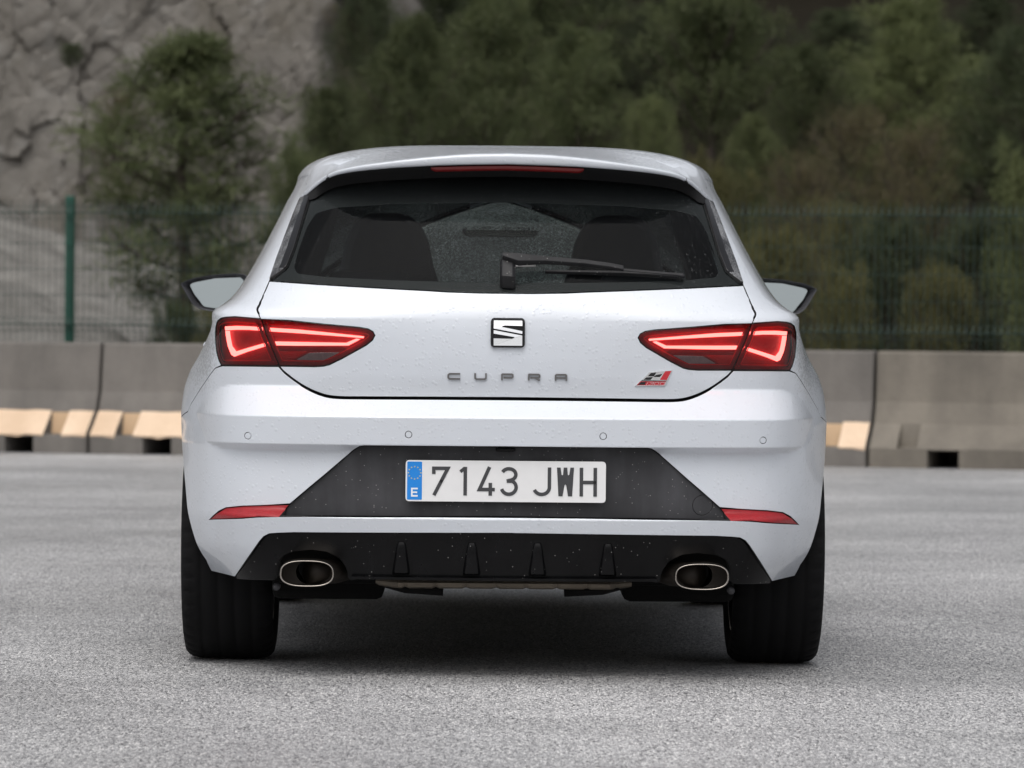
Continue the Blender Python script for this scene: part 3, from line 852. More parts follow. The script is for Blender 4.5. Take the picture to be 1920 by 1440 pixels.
def sec(i):
    j, t, b = J[i], Tt[i], Tb[i]
    c = j + (t - j)*.5 + [0, 0, .006*(1 - drop[i])]
    w = np.linspace(0, 1, 10)[:, None]
    top = (1-w)**2*j + 2*w*(1-w)*c + w*w*t
    d = (t - c); d /= np.linalg.norm(d); k = .004
    e1 = t + (b - t)*.06 + d*0.0
    band = np.array([t + (b-t)*q + [0, -.0025*math.sin(q*math.pi), 0] for q in (.10, .3, .5, .7, .88)])
    under = np.array([b + [0, .002, .000], b + [0, .008, .002], b + [0, .020, .004]])
    return np.concatenate([top[:-1], [top[-1]*.85 + top[-2]*.15], band, under])
secs = [sec(i) for i in range(len(fine))]; ns = len(secs[0])
isplit = int(np.argmin(abs(Tt[:, 0] - .478)))
right = secs[:isplit+1]
full = [s*[-1, 1, 1] for s in right[::-1][:-1]] + right
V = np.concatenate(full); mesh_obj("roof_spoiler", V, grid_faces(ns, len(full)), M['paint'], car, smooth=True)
for f in (0, 1):
    e = [s.copy() for s in secs[isplit:]]
    e[0] = e[0] + (e[1] - e[0])*.40
    sb = np.concatenate([secs[isplit-1], secs[isplit], secs[isplit+1]])*([-1, 1, 1] if f else [1, 1, 1]) - [0, -.0015, .0022]
    V = np.concatenate(e)*([-1, 1, 1] if f else [1, 1, 1])
    se_ = mesh_obj("spoiler_end", V, grid_faces(ns, len(e), flip=bool(f)), M['paint'], car, smooth=True)
    mesh_obj("seam_filler", sb, grid_faces(ns, 3, flip=bool(f)), M['gap'], se_)
# underside of the spoiler and the brake light let into it
def sec_u(i):
    b = Tb[i] + [0, .004, 0]
    zz = b[2] - .030*(1 - .8*drop[i]); X = min(b[0], float(COR(zz))*.985)
    u = u_of_x(A([X]), A([zz]), 'plain'); g = surf(u, A([zz]), 'plain')[0]
    g = g + surf_n(u, A([zz]), 'plain')[0]*(.0005)
    w = np.linspace(0, 1, 6)[:, None]
    return b + (g - b)*w + np.array([0, 0, 1])*(.006*np.sin(w*np.pi))
us_ = [sec_u(i) for i in range(len(fine))]
full = [s*[-1, 1, 1] for s in us_[::-1][:-1]] + us_
mesh_obj("spoiler_underside", np.concatenate(full), grid_faces(6, len(full)), M['gap'], car, smooth=True)
bx = np.linspace(-.203, .203, 41); Vb = []
for X in bx:
    zt, zb, y = float(np.interp(abs(X), sx_, szb)) - .0015, 0, float(np.interp(abs(X), sx_, syt)) + .016
    en = min(1, (.2035 - abs(X))/.012) if abs(X) > .19 else 1
    hh = .0135*(.45 + .55*max(en, 0))
    Vb += [(X, y + .012, zt), (X, y, zt - .0015), (X, y + .002, zt - hh*.5), (X, y + .004, zt - hh), (X, y + .02, zt - hh - .001)]
mesh_obj("high_brake_light", Vb, grid_faces(5, 41), M['brakered'], car, smooth=True)

# -- tail lights
def litpanel(name, pts, mat, par, off, f, rim=.003, r=0.):
    p = UX(pts)
    if r: p = rounded(p, r, 3)
    return panel(name, p, mat, par, mode='plain', off=off, gap=0, rim=rim, step=(.008, .006), flip=f, bev=.0003, edge=.005)
for f in (False, True):
    lo_p = rounded(UX(lamp_o), .004, 2); li_p = rounded(UX(lamp_i), .003, 2)
    outer = panel("tail_light", lo_p, M['lens'], car, mode='plain', gap=.0012, rim=.008, step=(.009, .007), flip=f, off=.001, bev=.0015)
    inner = panel("tail_light", li_p, M['lens'], gate, mode='plain', gap=.0012, rim=.008, step=(.009, .007), flip=f, off=.001, bev=.0015)
    panel("lamp_bowl", lo_p, M['house'], outer, mode='plain', gap=.003, rim=0, step=(.009, .007), flip=f, off=-.016)
    panel("lamp_bowl", li_p, M['house'], inner, mode='plain', gap=.003, rim=0, step=(.009, .007), flip=f, off=-.016)
    # dark rim frame inside the lens
    panel("lamp_frame", lo_p, M['housedark'], outer, holes=[offset(lo_p if area2(lo_p) > 0 else lo_p[::-1], .012)], mode='plain', gap=.0026, rim=0, step=(.05, .05), flip=f, off=-.004)
    panel("lamp_frame", li_p, M['housedark'], inner, holes=[offset(li_p if area2(li_p) > 0 else li_p[::-1], .010)], mode='plain', gap=.0026, rim=0, step=(.05, .05), flip=f, off=-.004)
    for q_, par in ((lo_p, outer), (li_p, inner)):
        q_ = q_ if area2(q_) > 0 else q_[::-1]
        panel("lamp_inner_edge", offset(q_, .0125), M['glow'], par, holes=[offset(q_, .0150)], mode='plain', gap=0, rim=0, step=(.05, .05), flip=f, off=-.005)
    for key, par in (('strip_o1', outer), ('strip_o2', outer), ('strip_i1', inner), ('strip_i2', inner)):
        litpanel("light_bar", tl[key], M['led'], par, -.007, f, rim=.004)
    litpanel("lower_reflector", tl['lowred_i'], M['redlens'], inner, -.008, f)
    litpanel("lower_reflector", tl['lowred_o'], M['redlens'], outer, -.008, f)
    litpanel("dark_divider", A([(.607, .868), (.43, .867), (.415, .858), (.603, .858)]), M['housedark'], inner, -.010, f)
    rv = litpanel("reversing_light", tl['reverse'], M['clear'], inner, .0018, f, rim=.002)
    rb = litpanel("reversing_bowl", tl['reverse'], M['reflbowl'], inner, .0014, f, rim=.002)
# black shell behind the seams
for f in (False, True):
    sh = np.concatenate([A([(0, .30)]), A([(.80, .30), (.93, .30)]), UY(arch(0, 66, 10)), UY([(.85, .72), (1.1, .72), (1.1, .96)]), UX([(.73, .965), (.66, .99), (.60, 1.01)]), A([(0, 1.0)])])
    panel("inner_shell", sh, M['gap'], car, mode='plain', off=-.030, gap=.0, rim=0, step=(.03, .025), edge=.03, flip=f)

# -- badges and letters on the tailgate
E_C = (.0052, .9079)     # middle of the emblem
emb_t = on_body('plain', .0030, E_C[1], 1.0)
EW, EH = .0445, .0378
rr = rounded([(-EW, -EH), (EW, -EH), (EW, EH), (-EW, EH)], .011, 6)
k3 = 3018.
def e3(pts): return [((x - 557)/k3, (183 - y)/k3) for x, y in pts]
emblem = slab("emblem", rr, [tuple(range(len(rr)))], M['badgeblack'], gate, emb_t, .0035)
ring_in = rr*[.90, .89]; n_ = len(rr)
vr = np.concatenate([rr, ring_in]); slab("emblem_rim", vr, [(i, (i+1) % n_, n_+(i+1) % n_, n_+i) for i in range(n_)], M['badgeblack'], emblem, emb_t, .0075)
ch1 = e3([(447, 86), (670, 86), (671, 127), (535, 124), (518, 128), (509, 136), (671, 168), (671, 190), (446, 149)])
ch2 = e3([(446, 162), (671, 203), (671, 283), (447, 283), (446, 227), (588, 229), (604, 224), (612, 215), (446, 189)])
for c in (ch1, ch2):
    top_ = max(q[1] for q in c)
    slab("emblem_bar", c, [tuple(range(len(c)))], M['chrome'], emblem, (lambda x, z, h, t_=top_: emb_t(x, z, 0) + np.array([0, -1., 0])*(np.asarray(h) + np.maximum(0, t_ - np.asarray(z))*.13*(np.asarray(h) > 0))[..., None] if np.ndim(h) else emb_t(x, z, 0) + np.stack([0*z, -(h + (t_ - z)*.13*(h > 0)), 0*z], -1)), .0056)
LW = .0054
def letter_shapes():
    w, h = .0338, .0178; x0, x1, z0, z1 = -w/2 + LW/2, w/2 - LW/2, -h/2 + LW*.42, h/2 - LW*.42
    c = .0035
    return {
        'C': [[(w/2, z1), (x0 + c, z1), (x0, z1 - c*.8), (x0, z0 + c*.8), (x0 + c, z0), (w/2, z0)]],
        'U': [[(x0, h/2), (x0, z0 + c*.8), (x0 + c, z0), (x1 - c, z0), (x1, z0 + c*.8), (x1, h/2)]],
        'P': [[(x0, -h/2), (x0, z1 - c*.3), (x0 + c*.4, z1), (x1 - c*.7, z1), (x1, z1 - c*.5), (x1, .0002), (x1 - c*.7, -.0022), (x0 + LW*.8, -.0022)]],
        'R': [[(x0, -h/2), (x0, z1 - c*.3), (x0 + c*.4, z1), (x1 - c*.7, z1), (x1, z1 - c*.5), (x1, .0006), (x1 - c*.7, -.0018), (x0 + LW*.8, -.0018)], [(x1 - .013, -.0019), (x1 + .0004, -h/2)]],
        'A': [[(x0, -h/2), (x0, z1 - c*.6), (x0 + c*.8, z1), (x1 - c*.8, z1), (x1, z1 - c*.6), (x1, -h/2)], [(x0 + LW*.5, -.0020), (x1 - LW*.5, -.0020)]],
    }
LS = letter_shapes()
for ch, X in zip("CUPRA", np.linspace(-.1370, .1430, 5)):
    v, fcs = [], []
    for pl in LS[ch]:
        a, q = stroke(pl, LW*.80); fcs += [tuple(i + len(v) for i in t) for t in q]; v += a.tolist()
    v = A(v) + [X, .7937]
    slab("letter", v, fcs, M['satin'], gate, on_body('plain'), .0042)
# performance badge: chequered flag over a red strip with figures
bo = tl['badge_r']; bx0 = A([.3364, .7721])
def B3(x, y): return ((x - 0)/6/723*1.0 + .3364, .7721 + (860 - y)/6/716)
def bp(pts): return [B3(*p) for p in pts]
badge = slab("badge", bp([(0, 862), (72, 798), (165, 705), (425, 680), (345, 857)]), [(0, 1, 2, 3, 4)], M['chrome'], gate, on_body('plain'), .0025)
def bpiece(nm, pts, m, h=.0034):
    return slab(nm, bp(pts), [tuple(range(len(pts)))], m, badge, on_body('plain'), h)
bpiece("badge_square", [(182, 712), (244, 706), (215, 748), (146, 750)], M['badgeblack'])
bpiece("badge_square", [(240, 734), (312, 722), (282, 756), (212, 757)], M['badgeblack'])
bpiece("badge_square", [(128, 762), (206, 758), (176, 790), (100, 788)], M['badgeblack'])
bpiece("badge_flag", [(345, 690), (415, 686), (362, 790), (284, 788)], M['badgered'])
bpiece("badge_strip", [(62, 806), (352, 806), (334, 850), (22, 850)], M['badgered'])
bpiece("badge_strip", [(70, 812), (128, 812), (112, 843), (34, 843)], M['badgeblack'], .0037)
bpiece("badge_line", [(78, 795), (362, 797), (358, 804), (68, 803)], M['badgeblack'], .0037)
for x0, pls in ((130, [[(150, 814), (128, 846)]]), (185, [[(166, 815), (218, 815), (210, 830), (180, 830)], [(210, 830), (204, 845), (150, 845)]]),
                (232, [[(232, 815), (276, 815), (264, 845), (220, 845)]]), (292, [[(296, 815), (338, 815), (328, 845), (284, 845)]])):
    v, fcs = [], []
    for q_ in pls:
        cl = len(q_) == 4 and x0 > 200
        a, q = stroke(bp(q_), .0009, cl); fcs += [tuple(i + len(v) for i in t) for t in q]; v += a.tolist()
    slab("figure", v, fcs, M['figure'], badge, on_body('plain'), .0040)

# -- number plate
PX, PZ = 0.0008, .5215
pl_to = lambda x, z, h: np.stack([np.asarray(x) + PX, .0405 - h + 0*np.asarray(x) + .0*np.asarray(z), np.asarray(z) + PZ], -1)
ro = rounded([(-.2605, -.0535), (.2605, -.0535), (.2605, .0535), (-.2605, .0535)], .010, 5)
plate = slab("number_plate", ro, [tuple(range(len(ro)))], M['plate'], car, pl_to, .006)
bl = rounded([(-.2565, -.0495), (-.2178, -.0495), (-.2178, .0497), (-.2565, .0497)], .003, 3)
slab("blue_band", bl, [tuple(range(len(bl)))], M['plateblue'], plate, pl_to, .0005, .006)
b2, fc = [], []
for i in range(12):
    a = math.radians(30*i); cx, cz = -.2371 + .0162*math.cos(a), .0205 + .0162*math.sin(a); i0 = len(b2)
    for j in range(10):
        r = .0028 if j % 2 == 0 else .0011; t = math.radians(90 + 36*j); b2.append((cx + r*math.cos(t), cz + r*math.sin(t)))
    c0 = len(b2); b2.append((cx, cz))
    fc += [(i0 + j, i0 + (j+1) % 10, c0) for j in range(10)]
slab("star_ring", b2, fc, M['gold'], plate, pl_to, .0003, .0065)
def glyph(name, x, pls, w, mat=M['ink'], h=.0012, base=.006):
    v, fcs = [], []
    for pl in pls:
        ww = w
        if isinstance(pl, tuple): pl, ww = pl
        a, q = stroke(pl, ww); fcs += [tuple(i + len(v) for i in t) for t in q]; v += a.tolist()
    v = A(v) + [x, 0]
    hh = np.zeros(len(v)); i0 = 0
    for n_, pl in enumerate(pls):
        m_ = 2*len(pl[0] if isinstance(pl, tuple) else pl); hh[i0:i0+m_] = n_*.00012; i0 += m_
    return slab(name, v, fcs, mat, plate, lambda X, Z, h_: pl_to(X, Z, h_ + hh), h, base)
H2 = .0374; w_ = .0092; h2 = H2 - w_/2
gx = lambda z0: (z0 - 955)/3305
glyph("plate_letter", -.2371, [[(.0085, -.0205), (-.0068, -.0205), (-.0068, -.0395), (.0085, -.0395)], [(-.0068, -.0300), (.0070, -.0300)]], .0042, M['white'], .0004, .0065)
glyph("plate_digit", gx(395), [[(-.0180, H2 - .0195), (-.0180, h2), (.0186, h2), (-.0172, -H2)]], w_)
glyph("plate_digit", gx(595), [[(.0035, -H2), (.0035, H2 - .0002)], ([(-.0092, H2 - .0130), (.0020, H2 - .0035)], .0085)], w_)
glyph("plate_digit", gx(787), [[(.0085, H2), (-.0175, -.0214), (.0226, -.0214)], [(.0108, -.0040), (.0108, -H2)]], w_)
r3 = .0182
glyph("plate_digit", gx(985), [arc(-.0010, H2 - r3 - .0012, r3, r3 - .003, 155, -62, 14) + [(-.0065, .0008)], [(-.0065, .0012)] + arc(-.0010, -H2 + r3 + .0042, r3 + .0010, r3, 62, -165, 15)], w_)
glyph("plate_letter", gx(1271), [[(.0180, H2), (.0180, -.014)] + arc(-.0020, -H2 + .0225, .0200, .0180, -8, -160, 12)], w_)
Wp = A([(-.0222, H2), (-.0128, H2), (-.0100, H2 - .0185), (-.0082, H2 - .0200), (-.0062, H2 - .0185), (-.0046, H2), (.0046, H2), (.0062, H2 - .0185), (.0082, H2 - .0200), (.0100, H2 - .0185), (.0128, H2), (.0222, H2),
        (.0178, -H2), (.0072, -H2), (.0022, -H2 + .0290), (.0, -H2 + .0310), (-.0022, -H2 + .0290), (-.0072, -H2), (-.0178, -H2)]) + [gx(1468), 0]
slab("plate_letter", Wp, [tuple(range(len(Wp)))], M['ink'], plate, pl_to, .0012, .006)
glyph("plate_letter", gx(1665), [[(-.0180, -H2), (-.0180, H2)], [(.0180, -H2), (.0180, H2)], [(-.0180, -.0008), (.0180, -.0008)]], w_)
for x, z in ((gx(402), -.0008), (gx(1722), -.0008)):
    cc = [(x + .0042*math.cos(t), z + .0042*math.sin(t)) for t in np.linspace(0, 2*math.pi, 12, endpoint=False)]
    slab("screw", cc, [tuple(range(12))], M['gap'], plate, pl_to, .0022, .006)
b = ([], []); box(b, (0.0, .040, .6035), (.05, .03, .010)); bevelled(mesh_obj("plate_lamp", *b, M['diff'], bumper), .003)

# -- rear wiper
def gpt(X, z, h):
    u = u_of_x(A([X]), A([z]), 'plain'); return (surf(u, A([z]), 'plain') + surf_n(u, A([z]), 'plain')*h)[0]
def bar(stn, name, par, mat=M['wiper']):
    """stations (X, z, half-height, depth, lift)"""
    V = []
    for X, z, hh, dp, lift in stn:
        b0, b1 = gpt(X, z + hh, lift), gpt(X, z - hh, lift)
        t0, t1 = gpt(X, z + hh*.75, lift + dp), gpt(X, z - hh*.75, lift + dp)
        V += [b0, t0, t1, b1]
    n = len(stn)
    F = []
    for i in range(n-1):
        for j in range(4):
            j2 = (j+1) % 4
            F.append([i*4+j, (i+1)*4+j, (i+1)*4+j2, i*4+j2])
    F += [[0, 1, 2, 3], [4*(n-1)+3, 4*(n-1)+2, 4*(n-1)+1, 4*(n-1)]]
    return bevelled(mesh_obj(name, V, F, mat, par), .0015)
wip = bar([(-.0185, 1.058, .0270, .026, -.002), (-.013, 1.058, .0325, .036, -.002), (.014, 1.057, .0335, .036, -.002), (.0225, 1.057, .0315, .030, -.002)], "rear_wiper", gate)
bar([(-.012, 1.0835, .0060, .016, .032), (.03, 1.0775, .0140, .016, .030), (.07, 1.0800, .0105, .014, .025), (.10, 1.0815, .0085, .013, .022), (.20, 1.0795, .0070, .012, .016), (.27, 1.0735, .0070, .011, .013), (.305, 1.0690, .0070, .009, .012)], "wiper_arm", wip)
bar([(.022, 1.0655, .0030, .004, .026), (.075, 1.0685, .0030, .004, .022)], "wiper_link", wip, M['satin'])
bar([(.10, 1.0650, .0030, .010, .002), (.30, 1.0615, .0040, .012, .003), (.38, 1.0590, .0036, .010, .003), (.448, 1.0545, .0032, .009, .003)], "wiper_blade", wip)
bar([(.30, 1.0665, .0042, .006, .011), (.448, 1.0560, .0038, .006, .010), (.462, 1.0548, .0055, .008, .008), (.466, 1.0545, .0050, .006, .006)], "wiper_blade", wip)

# -- diffuser with exhaust cut-outs and fins
dmode = 'diffuser'
dh = [(0, .3845), (.2693, .3815), (.5489, .3785), (.5959, .3765), (.6148, .3742), (.6292, .3665), (.6400, .3530), (.7095, .2545), (.7085, .2475), (.6050, .2520),
      (.6030, .2650), (.5989, .2921), (.5843, .3166), (.5559, .3301), (.5069, .3363), (.4648, .3318), (.4321, .3148), (.4158, .2937), (.4088, .2771), (.4060, .2560), (.385, .2610), (0, .2640)]
dhu = UX(dh, dmode)
diffuser = panel("rear_diffuser", sym(rounded(dhu, .010, 3, False)), M['diff'], bumper, mode=dmode, gap=.001, rim=.030, bev=.004, step=(.02, .012))
for X in (-.2695, -.0858, .0858, .2695):
    V = []
    for z, w, pr in ((.3600, .0105, .002), (.350, .0135, .009), (.300, .0215, .018), (.2790, .0245, .022), (.2740, .0240, .008)):
        u = u_of_x(A([X]), A([z]), dmode); p = surf(u, A([z]), dmode)[0]
        V += [(X - w, p[1] + .004, z), (X - w*.70, p[1] - pr, z), (X + w*.70, p[1] - pr, z), (X + w, p[1] + .004, z)]
    F = grid_faces(4, 5, flip=True)
    o = mesh_obj("diffuser_fin", V, F, M['diff'], diffuser); bevelled(o, .002)
# lower lip under the fins
V = []
for X in np.linspace(-.40, .40, 33):
    y = float(surf(u_of_x(A([X]), A([.27]), dmode), A([.27]), dmode)[0, 1])
    V += [(X, y + .003, .2700), (X, y - .010, .2665), (X, y - .008, .2595), (X, y + .05, .2570)]
mesh_obj("diffuser_lip", V, grid_faces(4, 33, flip=True), M['diff'], diffuser, smooth=False)
# exhausts
def superell(a, b, n, k):
    t = np.linspace(0, 2*np.pi, k, endpoint=False)
    return np.stack([a*np.sign(np.cos(t))*abs(np.cos(t))**(2/n), b*np.sign(np.sin(t))*abs(np.sin(t))**(2/n)], 1)
for sx in (-1, 1):
    cx, cz = sx*.5145, .2768
    prof = [(1.0, .16, 1.0), (1.0, .075, 1.0), (1.0, .048, .985), (.985, .042, .965), (.955, .0405, .925), (.925, .044, .885), (.910, .055, .865), (.895, .15, .85)]
    K = 56; V = []
    for fx_, y, fz_ in prof:
        e = superell(.0710*fx_, .0352*fz_, 2.7, K)
        V.append(np.stack([cx + e[:, 0], np.full(K, y), cz + e[:, 1]], 1))
    tip = mesh_obj("exhaust_tip", np.concatenate(V), grid_faces(K, len(prof), True, flip=True), M['steel'], car, smooth=True)
    V = []
    for fx_, y in ((.90, .110), (.30, .112)):
        e = superell(.0710*fx_, .0352*fx_ if fx_ > .5 else .0310, 2.7 if fx_ > .5 else 2.0, K)
        V.append(np.stack([cx + e[:, 0]*(1 if fx_ > .5 else 1.45), np.full(K, y), cz + e[:, 1]*(1 if fx_ > .5 else 1.0)], 1))
    for y in (.30,):
        V.append(V[-1] + [0, y - .112, 0])
    mesh_obj("tip_baffle", np.concatenate(V), grid_faces(K, 3, True, flip=True), M['soot'], tip, smooth=False)
    # pipe behind, seen beside the tip
    b = ([], [])
    tube(b, [(cx - sx*.005, .10, cz), (cx - sx*.07, .16, cz + .002), (cx - sx*.10, .32, cz), (cx - sx*.12, .5, cz)], [.030, .034, .030, .028], 20)
    mesh_obj("exhaust_pipe", *b, M['soot'], tip, smooth=True)
# dark tray behind the diffuser and arches, silencer, floor
def sheet(name, prof, xs, mat, par):
    V = [(x, y, z) for x in xs for y, z in prof]
    return mesh_obj(name, V, grid_faces(len(prof), len(xs)), mat, par)
floor_ = sheet("underbody", [(.34, .30), (.36, .235), (.60, .215), (1.2, .20), (3.0, .19), (3.9, .20), (4.05, .30)], [-.60, .60], M['under'], car)
sheet("rear_tray", [(.13, .40), (.16, .30), (.34, .30)], [-.60, .60], M['under'], floor_)
for sx in (-1, 1):
    b = ([], []); box(b, (sx*.47, .52, .236), (.30, .25, .095)); o = mesh_obj("mud_guard", *b, M['under'], floor_); bevelled(o, .02)
    b = ([], []); tube(b, [(sx*.60, .24, .232), (sx*.60, .20, .232)], .010, 10); mesh_obj("bolt", *b, M['trim'], floor_, smooth=True)
    b = ([], []); tube(b, [(sx*.32, .30, .242), (sx*.26, .26, .228), (sx*.16, .26, .222)], .014, 8); mesh_obj("exhaust_hanger", *b, M['under'], floor_, smooth=True)
# silencer with pressed ribs
V = []; xs = np.linspace(-.34, .34, 69)
for i, x in enumerate(xs):
    d = .004 if (i % 8) in (0,) else 0.
    e = 1 - max(0, abs(x) - .28)/.06*.6
    c = (.32, .2465)
    for t in np.linspace(0, 2*np.pi, 16, endpoint=False):
        V.append((x, c[0] + (.13*e - d)*math.cos(t), c[1] + (.020*e**.5 - d)*math.copysign(abs(math.sin(t))**.6, math.sin(t))))
mesh_obj("silencer", V, [f for f in grid_faces(16, 69, True)], M['silencer'], car, smooth=False)

# -- wheels
def make_wheel(cx, cy, sx, rear):
    R, Wd = .322, .246
    prof = [(-.100, .235), (-.118, .262), (-.1235, .285), (-.120, .302), (-.110, .3130), (-.099, .3178), (-.085, .3198)]
    g = .0022
    for a in (-.068, -.022, .022, .068):
        prof += [(a - .0052, R - .0012), (a - .004, R - g), (a + .004, R - g), (a + .0052, R - .0012)]
    prof += [(-q[0], q[1]) for q in prof[:7][::-1]]
    seg = 240; V = []; n = len(prof)
    for k in range(seg):
        a = 2*math.pi*k/seg
        for i, (x, r) in enumerate(prof):
            if k % 5 == 0 and (i in (3, 4, 5) or i in (n-4, n-5, n-6)): r -= .0060
            V.append((x*1.0, r*math.sin(a), r*math.cos(a)))
    F = grid_faces(n, seg); F += [[(seg-1)*n+i, (seg-1)*n+i+1, i+1, i] for i in range(n-1)]
    w = bpy.data.objects.new("wheel", None); COL.objects.link(w); w.parent = car; w.location = (cx, cy, R)
    w.empty_display_size = .1
    ty = mesh_obj("tyre", V, F, M['rubber'], w, smooth=True)
    # rim: barrel, lip and ten spokes on the outer face
    pr = [(-.112, .236), (-.112, .226), (-.085, .214), (.060, .205), (.095, .222), (.112, .232), (.113, .236)]
    V = []
    for k in range(72):
        a = 2*math.pi*k/72
        for x, r in pr: V.append((sx*x, r*math.sin(a), r*math.cos(a)))
    m = len(pr); F = grid_faces(m, 72) + [[71*m+i, 71*m+i+1, i+1, i] for i in range(m-1)]
    rim = mesh_obj("rim", V, F, M['alloy'], w, smooth=True)
    b = ([], [])
    for k in range(10):
        a = 2*math.pi*k/10
        box(b, (sx*.082, .135*math.sin(a), .135*math.cos(a)), (.025, .030, .16), Matrix.Rotation(-a, 3, 'X'))
    tube(b, [(sx*.06, 0, 0), (sx*.10, 0, 0)], .07, 24)
    bevelled(mesh_obj("spokes", *b, M['alloy'], w), .004)
    b = ([], []); tube(b, [(sx*.0, 0, 0), (sx*.024, 0, 0)], .15, 40)
    mesh_obj("brake_disc", *b, M['soot'], w)
    return w
for cy, rear in ((.79, 1), (3.42, 0)):
    for sx in (-1, 1):
        make_wheel(sx*.7475, cy, sx, rear)
        prof = [(cy - .375*math.cos(t), .325 + .375*math.sin(t)) for t in np.linspace(.62, math.pi - .3, 20)]
        V = [(sx*x, y, z) for x in (.56, .845) for y, z in prof]
        mesh_obj("arch_liner", V, grid_faces(20, 2), M['under'], car, smooth=True)
        V = [(sx*.56, cy, .325)] + [(sx*.56, y, z) for y, z in prof]
        mesh_obj("arch_liner", V, [[0, i, i+1] for i in range(1, 20)], M['under'], car)
b = ([], []); tube(b, [(-.62, .80, .30), (.62, .80, .30)], .04, 10)
for sx in (-1, 1): tube(b, [(sx*.58, .62, .24), (sx*.40, .9, .24), (sx*.3, 1.1, .25)], .03, 8)
mesh_obj("rear_axle", *b, M['under'], car, smooth=True)

# -- mirrors
MO = [(1.026, 1.048), (.986, 1.065), (.923, 1.076), (.852, 1.0816), (.8196, 1.079), (.806, 1.0687), (.795, 1.04), (.79, .965), (.85, .957), (.924, .9588), (.962, .9656), (.986, .981), (1.003, 1.0086), (1.016, 1.0314)]
GO = [(.9966, 1.0447), (.981, 1.0516), (.914, 1.0653), (.833, 1.069), (.8256, 1.0636), (.815, 1.04), (.815, .972), (.9158, .9691), (.950, .974), (.963, .992), (.981, 1.0137)]
for sx in (-1, 1):
    my = 2.90
    o = rounded(MO, .012, 3); g = A(GO)
    c = o.mean(0); K = len(o); V = []
    for y, s in ((my - .008, .975), (my - .010, 1.0), (my + .02, 1.015), (my + .07, .97), (my + .115, .80), (my + .135, .45)):
        q = c + (o - c)*s; V += [(sx*a, y, b_) for a, b_ in q]
    F = grid_faces(K, 6, True, flip=(sx < 0)) + [list(range(5*K, 6*K)) if sx > 0 else list(range(5*K, 6*K))[::-1]]
    mir = mesh_obj("door_mirror", V, F, M['trim'], car, smooth=True)
    q2 = c + (o - c)*.985
    # rear face: frame and glass
    gg = rounded(g, .008, 3)
    rv = [(sx*a, my - .008, b_) for a, b_ in q2]
    inner = [(sx*a, my + .022, b_) for a, b_ in c + (o - c)*.80]
    mesh_obj("mirror_frame", rv + inner, grid_faces(K, 2, True, flip=(sx > 0)), M['trim'], mir, smooth=False)
    gz = [(sx*a, my + .0035 + .14*(b_ - g[:, 1].min()), b_) for a, b_ in gg]
    mesh_obj("mirror_glass", gz, [list(range(len(gz))) if sx < 0 else list(range(len(gz)))[::-1]], M['mirror'], mir)
    b = ([], []); tube(b, [(sx*.74, my + .06, .955), (sx*.84, my + .06, 1.0)], .03, 10); mesh_obj("mirror_foot", *b, M['trim'], mir, smooth=True)

# -- cabin: headliner, seats, dashboard, inner mirror
def pad(name, out, y0, y1, mat, par, lean=0., bev=.03):
    """upholstered pad: outline (x, z) given depth y0..y1, leaning back by lean per metre of height"""
    n = len(out); V = [(x, y0 + lean*(z - .6), z) for x, z in out] + [(x, y1 + lean*(z - .6), z) for x, z in out]
    F = [list(range(n)), list(range(2*n-1, n-1, -1))] + [[(i+1) % n, i, n+i, n+(i+1) % n] for i in range(n)]
    return bevelled(mesh_obj(name, V, F, mat, par), bev, 3, 20)
for cx in (-.345, .345):
    sh_ = [(.24, .45), (.245, .80), (.215, .94), (.165, 1.03), (.140, 1.10), (.126, 1.17), (.100, 1.230), (.055, 1.258)]
    so = [(cx - x, z) for x, z in sh_[:1]] + [(cx + x, z) for x, z in sh_] + [(cx - x, z) for x, z in sh_[:0:-1]]
    st_ = pad("front_seat", so, 2.05, 2.20, M['seat'], car, -.28)
    pad("seat_cushion", [(cx - .25, .38), (cx + .25, .38), (cx + .25, .52), (cx - .25, .52)], 2.15, 2.65, M['seat'], st_)
rs = [(-.62, .50), (.62, .50), (.62, .95), (.58, 1.02), (.20, 1.03), (.16, 1.00), (-.16, 1.00), (-.20, 1.03), (-.58, 1.02), (-.62, .95)]
rear_seat = pad("rear_bench", rs, 1.02, 1.18, M['seat'], car, -.25)
for cx in (-.38, .38):
    pad("headrest", [(cx - .12, 1.00), (cx + .12, 1.00), (cx + .11, 1.075), (cx - .11, 1.075)], .98, 1.06, M['seat'], rear_seat, -.2, .025)
b = ([], []); box(b, (0, .66, .905), (1.22, .62, .02)); mesh_obj("parcel_shelf", *b, M['cabin'], car)
b = ([], []); box(b, (0, 2.95, .93), (1.36, .45, .14)); bevelled(mesh_obj("dashboard", *b, M['cabin'], car), .05)
b = ([], []); box(b, (-.36, 2.70, 1.01), (.34, .14, .07)); bevelled(mesh_obj("instrument_hood", *b, M['cabin'], car), .03)
im = rounded([(-.118, -.030), (.118, -.030), (.125, .030), (-.125, .030)], .02, 4)
V = [(x, 2.60, 1.232 + z) for x, z in im] + [(x*.92, 2.63, 1.232 + z*.9) for x, z in im]; n = len(im)
imo = mesh_obj("inside_mirror", V, [list(range(n)), list(range(2*n-1, n-1, -1))] + [[(i+1) % n, i, n+i, n+(i+1) % n] for i in range(n)], M['cabin'], car)
V = [(x*.94, 2.598, 1.232 + z*.86) for x, z in im]; mesh_obj("mirror_glass", V, [list(range(n))], M['mirror'], imo)
b = ([], []); box(b, (0, 2.62, 1.30), (.10, .05, .09)); bevelled(mesh_obj("mirror_mount", *b, M['cabin'], imo), .015)
